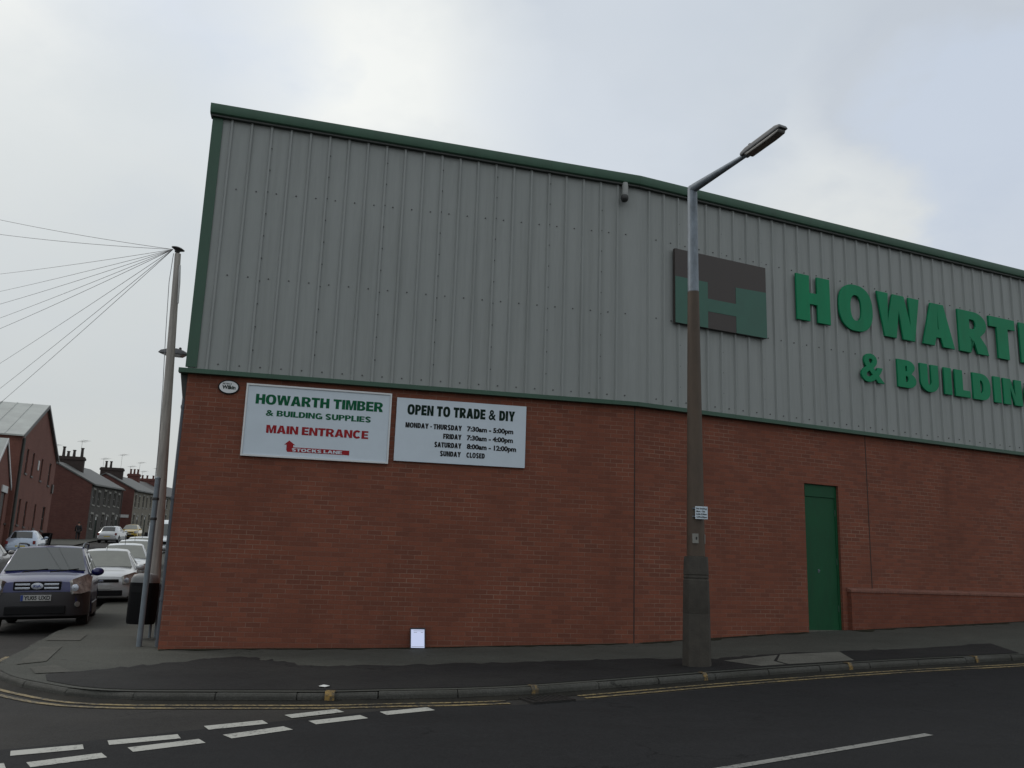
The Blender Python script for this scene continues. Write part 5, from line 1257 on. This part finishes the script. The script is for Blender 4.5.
def suv_front(r, f, hw, zh, zl, zb):
    b = MB()                                              # two-tone bumper wrapping the nose, its dark colour also stands for shade
    out = [(f - .62, hw * 1.012), (f - .28, hw * 1.0), (f - .07, hw * .90), (f + .06, hw * .66), (f + .085, .0)]
    pl = [(x, y) for x, y in out] + [(x, -y) for x, y in out[-2::-1]]
    b.prism(pl + [(f - .62, -hw * .5), (f - .62, hw * .5)], lambda x, y: Vector((x, y, zl + .06)), lambda x, y: Vector((x - .015, y, zh - .285)))
    b.build('bumper', M['trim'], r, bevel=.035, smooth=40)
    c = MB(); c.box((f - .1, -.41, zh - .25), (f + .028, .41, zh - .085)); gr = c.build('grille', M['black'], r, bevel=.02)
    for z in (zh - .212, zh - .142):
        for s in (1, -1):
            c = MB(); c.box((f + .027, s * .12, z - .02), (f + .045, s * .375, z + .02)); c.build('grille_bar', M['chrome'], gr, bevel=.008)
    c = MB(); c.lathe([(.11, 0), (.105, .014), (.02, .016)], Matrix.Translation((f + .03, 0, zh - .172)) @ Matrix.Rotation(pi / 2, 4, 'Y') @ Matrix.Scale(.58, 4, (1, 0, 0)), 24); em = c.build('emblem', M['chrome'], gr, smooth=40)
    c = MB(); font_line(c, lambda y, z, n_: Vector((f + .046 + n_, y, z)), 'KIA', -.065, .065, zh - .196, zh - .148, .001, .004, .03); c.build('emblem_lettering', M['plate_blue'], em)
    c = MB(); c.box((f + .088, -.26, zh - .445), (f + .10, .26, zh - .335)); pt_ = c.build('number_plate', M['plate_white'], r, bevel=.004)
    c = MB(); c.box((f + .1005, -.258, zh - .443), (f + .102, -.215, zh - .337)); c.build('plate_band', M['plate_blue'], pt_)
    c = MB(); font_line(c, lambda y, z, n_: Vector((f + .1005 + n_, y, z)), 'YU05 UXD', -.20, .245, zh - .426, zh - .352, .001, .004, .02); c.build('plate_lettering', M['black'], pt_)
    c = MB(); c.box((f - .05, -.52, zl + .10), (f + .092, .52, zl + .26)); c.build('lower_grille', M['black'], r, bevel=.02)
    for s in (1, -1):
        c = MB(); c.lathe([(.055, 0), (.05, .02), (.02, .025)], Matrix.Translation((f - .04, s * hw * .76, zl + .28)) @ Matrix.Rotation(pi / 2, 4, 'Y') @ Matrix.Rotation(-s * .5, 4, 'X') @ Matrix.Translation((0, 0, .06)), 16); c.build('fog_light', M['lamp_lens'], r, smooth=40)
        c = MB(); c.tube([(f - 2.0, s * .62, 1.63), (f - 2.05, s * .63, 1.70), (f - 2.3, s * .635, 1.715), (f - 3.4, s * .63, 1.72), (f - 3.75, s * .62, 1.70), (f - 3.8, s * .61, 1.63)], .022, 8); c.build('roof_rail', M['galv'], r, smooth=50)
        # grey plastic along the sills and round the arches
        c = MB(); c.box((-f + 1.35, s * (hw - .01), zl + .0), (f - 1.42, s * (hw + .018), zl + .24)); c.build('side_cladding', M['trim'], r, bevel=.008)
    for y0, y1 in ((-.50, .05), (.10, .62)):
        c = MB(); c.tube([(f - 1.02, (y0 if y0 > 0 else y0 + .1), zb + .075), (f - 1.08, (y0 + y1) / 2, zb + .10), (f - 1.13, y1, zb + .13)], .012, 6); c.build('wiper', M['black'], r)
def plain_front(grille_z, plate_dark=False):
    def fn(r, f, hw, zh, zl, zb):
        c = MB(); c.box((f - .12, -hw * .50, zh - .245), (f + .022, hw * .50, zh - .155)); c.build('grille', M['black'], r, bevel=.02)
        c = MB(); c.box((f - .06, -hw * .62, zl + .10), (f + .018, hw * .62, zl + .25)); c.build('lower_grille', M['black'], r, bevel=.02)
        c = MB(); c.lathe([(.075, 0), (.07, .012), (.02, .014)], Matrix.Translation((f + .02, 0, zh - .20)) @ Matrix.Rotation(pi / 2, 4, 'Y') @ Matrix.Scale(.45, 4, (1, 0, 0)), 20); c.build('emblem', M['chrome'], r, smooth=40)
        c = MB(); c.box((f + .02, -.26, zl + .29), (f + .03, .26, zl + .395)); c.build('number_plate', M['plate_white'], r)
        for s in (1, -1):
            c = MB(); c.box((f - .16, s * hw * .70, zl + .12), (f - .035, s * hw * .90, zl + .26)); c.build('fog_light', M['black'], r, bevel=.02)
            c = MB(); y0 = .1 if s > 0 else -.5; c.tube([(st_c - .03, y0, zb + .07), (st_c - .10, y0 + .5, zb + .1)], .011, 6); c.build('wiper', M['black'], r)
        c = MB(); c.tube([(.35, 0, H_c), (.25, 0, H_c + .22)], .008, 5); c.build('antenna', M['black'], r)
    return fn
SUV = dict(L=4.35, W=1.80, H=1.66, clear=.26, belt=1.06, hood=1.06, cowl=1.06, roof_f=.30, roof_r=-1.55, tail=-1.98, wtop=.64, oh_f=.86, oh_r=.86, wr=.345, paint=M['blue'], screen=M['screen'],
           side=((4.95, 6.45, .75, .06), (6.58, 7.6, .02, .02), (7.72, 8.7, .02, .25)), front=suv_front, lamp_h=.25, lamp_dz=-.02, lamp_in=.60, front_low=3)
st_c, H_c = .78, 1.46
HATCH = dict(L=4.25, W=1.78, H=1.48, clear=.20, belt=.93, hood=.90, cowl=1.02, roof_f=.22, roof_r=-1.25, tail=-1.88, wtop=.58, oh_f=.86, oh_r=.76, wr=.31, paint=M['silver'], low=M['silver'], screen=M['screen_sky_tint'],
             side=((4.95, 6.4, .8, .06), (6.5, 7.6, .02, .02), (7.7, 8.6, .02, .3)), front=plain_front(.6), lamp_h=.2)
def place(r, pos, az, extra=0):
    """stand the car on the road with its nose towards azimuth az (deg, from +Y to +X), following the slope"""
    x, y = pos; d = Vector((sin(radians(az)), cos(radians(az)))); side = Vector((-d.y, d.x)); e = 1.3
    dz = (g(x + d.x * e, y + d.y * e) - g(x - d.x * e, y - d.y * e)) / (2 * e); sz = (g(x + side.x * .8, y + side.y * .8) - g(x - side.x * .8, y - side.y * .8)) / 1.6
    F_ = Vector((d.x, d.y, dz)).normalized(); L_ = Vector((side.x, side.y, sz)); U_ = F_.cross(L_).normalized(); L_ = U_.cross(F_)
    r.matrix_world = Matrix(((F_.x, L_.x, U_.x, x), (F_.y, L_.y, U_.y, y), (F_.z, L_.z, U_.z, g(x, y) + ROAD + .002 + extra), (0, 0, 0, 1)))
suv, _ = make_car('suv', 'dark blue estate car with silver roof rails and twin chrome grille bars facing us', 'car', SUV)
place(suv, (-9.70, 19.60), 180 - 21.5)
hatch, _ = make_car('hatchback', 'silver hatchback parked facing us directly behind the blue car', 'car', HATCH, 'cars parked along the kerb')
place(hatch, (-11.75, 27.0), 180 - 21)
def repaint(r, name, lab, paint, grp=None):
    c = copy_tree(r); c.name = name; c['label'] = lab
    if grp: c['group'] = grp
    for k in kids(c):
        if any(s_ and s_.name == 'silver_car_paint' for s_ in k.data.materials):
            k.data = k.data.copy()
            for i, s_ in enumerate(k.data.materials):
                if s_ and s_.name == 'silver_car_paint': k.data.materials[i] = paint
    return c
for (pos, lab, pm) in (((-13.5, 32.4), 'white hatchback parked second behind the blue car, next to the silver one', M['white_car']), ((-15.3, 37.6), 'white car third in the row behind the blue car', M['white_car']),
                       ((-17.1, 42.8), 'silver car last of the row behind the blue car, mostly hidden by the poles', M['silver'])):
    place(repaint(hatch, 'hatchback', lab, pm), pos, 180 - 21)
c = repaint(hatch, 'hatchback', 'pale blue hatchback seen from behind below the brick workshop', M['iceblue'], 'cars parked on the far side'); place(c, (-29.6, 56.2), -19)
c = repaint(hatch, 'hatchback', 'grey car at the left edge, half hidden beside the blue car', M['greycar'], 'cars parked on the far side'); place(c, (-19.75, 34.3), -20)
_p = at(112, 542, 83)
c = repaint(hatch, 'hatchback', 'silver hatchback parked far up the street by the sooty stone terrace', M['silver'], 'cars far up the street'); place(c, (_p.x, 83), -11)
c = repaint(hatch, 'hatchback', 'yellow car far up the street by the second terrace', M['yellow_car'], 'cars far up the street'); _p = at(131, 538, 97); place(c, (_p.x, 97), 165)
# van glimpsed between pole and warehouse wall
def van():
    r = thing('van', 'white van down the street glimpsed in the gap beside the warehouse corner', 'van', (0, 0, 0), 0)
    f, hw = 2.6, .95
    prof = [(-f, .3), (f - .05, .3), (f + .02, .6), (f - .02, .95), (f - .75, 1.15), (f - 1.45, 1.95), (f - 1.8, 2.15), (-f + .15, 2.2), (-f, 2.05)]
    mb = MB(); mb.prism(prof, lambda x, z: Vector((x, -hw, z)), lambda x, z: Vector((x, hw, z))); mb.build('body', M['white_car'], r, bevel=.06, smooth=40)
    mb = MB(); mb.add([Vector((f - .80, y, 1.21)) for y in (-.8, .8)] + [Vector((f - 1.40, y, 1.92)) for y in (.74, -.74)] + [Vector((f - .88, y, 1.18)) for y in (-.8, .8)] + [Vector((f - 1.48, y, 1.89)) for y in (.74, -.74)], [(0, 1, 2, 3), (0, 1, 5, 4), (1, 2, 6, 5), (2, 3, 7, 6), (3, 0, 4, 7)])
    for v in range(4): mb.v[v] = tuple(Vector(mb.v[v]) + Vector((.03, 0, .03)))
    mb.build('windscreen', M['screen'], r)
    for s in (1, -1):
        mb = MB(); mb.prism([(f - .85, 1.2), (f - 1.75, 1.2), (f - 1.75, 1.9), (f - 1.42, 1.9)], lambda x, z: Vector((x, s * (hw - .02), z)), lambda x, z: Vector((x, s * (hw + .008), z))); mb.build('side_window', M['carglass'], r)
        mb = MB(); mb.box((f - .14, s * .58, .70), (f + .03, s * .90, .92)); mb.build('headlight', M['headlamp'], r, bevel=.03)
        mb = MB(); mb.box((f - .95, s * (hw + .02), 1.15), (f - .85, s * (hw + .2), 1.42)); mb.build('mirror', M['black'], r, bevel=.02)
        for x in (f - .85, -f + .95):
            t = MB(); t.lathe([(.2, -.1), (.33, -.1), (.34, .06), (.31, .1), (.2, .1)], Matrix.Translation((x, s * (hw - .09), .34)) @ Matrix.Rotation(-s * pi / 2, 4, 'X'), 20); t.build('wheel', M['tyre'], r, smooth=40)
    mb = MB(); mb.box((f - .1, -.9, .28), (f + .06, .9, .58)); mb.build('bumper', M['trim'], r, bevel=.03)
    mb = MB(); mb.box((f - .1, -.5, .66), (f + .045, .5, .86)); mb.build('grille', M['black'], r, bevel=.02)
    return r
place(van(), (-22.7, 60.5), 180 - 17)
# dark wheeled bins at the foot of the workshop wall
def wheelie():
    r = thing('wheeled_bin', 'first of two dark wheeled bins against the brick workshop wall', 'wheeled bin', (0, 0, 0), 0, 'wheeled bins by the workshop')
    mb = MB(); mb.prism([(-.22, .06), (.2, .06), (.28, .95), (-.28, .95)], lambda x, z: Vector((x, -.22 - .05 * z, z)), lambda x, z: Vector((x, .22 + .05 * z, z))); mb.build('body', M['bin'], r, bevel=.02)
    mb = MB(); mb.prism([(-.31, .955), (.31, .955), (.30, 1.0), (0, 1.06), (-.30, 1.03)], lambda x, z: Vector((x, -.29, z)), lambda x, z: Vector((x, .29, z))); mb.build('lid', M['bin'], r, bevel=.02)
    for s in (1, -1):
        t = MB(); t.lathe([(.09, -.025), (.1, 0), (.09, .025)], Matrix.Translation((-.22, s * .24, .1)) @ Matrix.Rotation(pi / 2, 4, 'X'), 14); t.build('wheel', M['tyre'], r)
    return r
wb = wheelie(); p = W0 + DST * 11.6 + NST * .6; wb.location = (p.x, p.y, g(p.x, p.y) + ROAD); wb.rotation_euler = (0, 0, radians(20))
w2 = copy_tree(wb); w2['label'] = 'second of two dark wheeled bins, nearer the terraced houses'; p = W0 + DST * 12.8 + NST * .6; w2.location = (p.x, p.y, g(p.x, p.y) + ROAD); w2.rotation_euler = (0, 0, radians(28))

# person walking away past the gable of the stone terrace
def person():
    loc = Vector((-40.9, 86.6, 0)); loc.z = g(loc.x, loc.y) + ROAD
    r = thing('person', 'person in dark coat and trousers walking by the brick gable end far up the street', 'person', loc, radians(25))
    J = {'pel': (0, 0, .95, .15), 'sp': (0, .02, 1.15, .145), 'ch': (0, .03, 1.36, .165), 'nk': (0, .04, 1.50, .065), 'hd0': (0, .05, 1.57, .075), 'hd': (0, .07, 1.66, .095), 'top': (0, .06, 1.74, .07)}
    E_ = [('pel', 'sp'), ('sp', 'ch'), ('ch', 'nk'), ('nk', 'hd0'), ('hd0', 'hd'), ('hd', 'top')]
    for s, nm in ((1, 'l'), (-1, 'r')):
        J.update({'hip' + nm: (s * .10, 0, .90, .11), 'kn' + nm: (s * .11, .14 * s + .03, .50, .075), 'an' + nm: (s * .11, .20 * s - .04, .09, .05), 'to' + nm: (s * .12, .20 * s + .12, .04, .04),
                  'sh' + nm: (s * .19, .03, 1.42, .075), 'el' + nm: (s * .25, -.12 * s - .0, 1.13, .055), 'wr' + nm: (s * .25, -.16 * s + .12, .88, .042), 'ha' + nm: (s * .24, -.17 * s + .16, .79, .04)})
        E_ += [('pel', 'hip' + nm), ('hip' + nm, 'kn' + nm), ('kn' + nm, 'an' + nm), ('an' + nm, 'to' + nm), ('ch', 'sh' + nm), ('sh' + nm, 'el' + nm), ('el' + nm, 'wr' + nm), ('wr' + nm, 'ha' + nm)]
    def skin(name, keys, grow, m_):
        ks = list(keys); me = bpy.data.meshes.new(name); me.from_pydata([J[k][:3] for k in ks], [(ks.index(a), ks.index(b)) for a, b in E_ if a in ks and b in ks], [])
        o = bpy.data.objects.new(name, me); COL.objects.link(o)
        md = o.modifiers.new('s', 'SKIN'); md.use_smooth_shade = True; o.modifiers.new('d', 'SUBSURF').levels = 2
        for i, k in enumerate(ks):
            rad = J[k][3] + grow; me.skin_vertices[0].data[i].radius = (rad * 1.25 if k in ('ch', 'pel', 'sp') else rad, rad)
        me.skin_vertices[0].data[0].use_root = True
        dg = bpy.context.evaluated_depsgraph_get(); dg.update(); m2 = bpy.data.meshes.new_from_object(o.evaluated_get(dg)); o.modifiers.clear(); o.data = m2; m2.materials.clear(); m2.materials.append(m_); o.parent = r; return o
    skin('body', J.keys(), 0, M['skin'])
    skin('coat', ['pel', 'sp', 'ch', 'shl', 'ell', 'wrl', 'shr', 'elr', 'wrr', 'hipl', 'hipr'], .02, M['coat'])
    skin('trousers', ['pel', 'hipl', 'knl', 'anl', 'hipr', 'knr', 'anr'], .014, M['trouser'])
    mb = MB(); mb.ellipsoid((0, .045, 1.705), (.108, .118, .10)); mb.build('hair', M['hair'], r, smooth=80)
person()
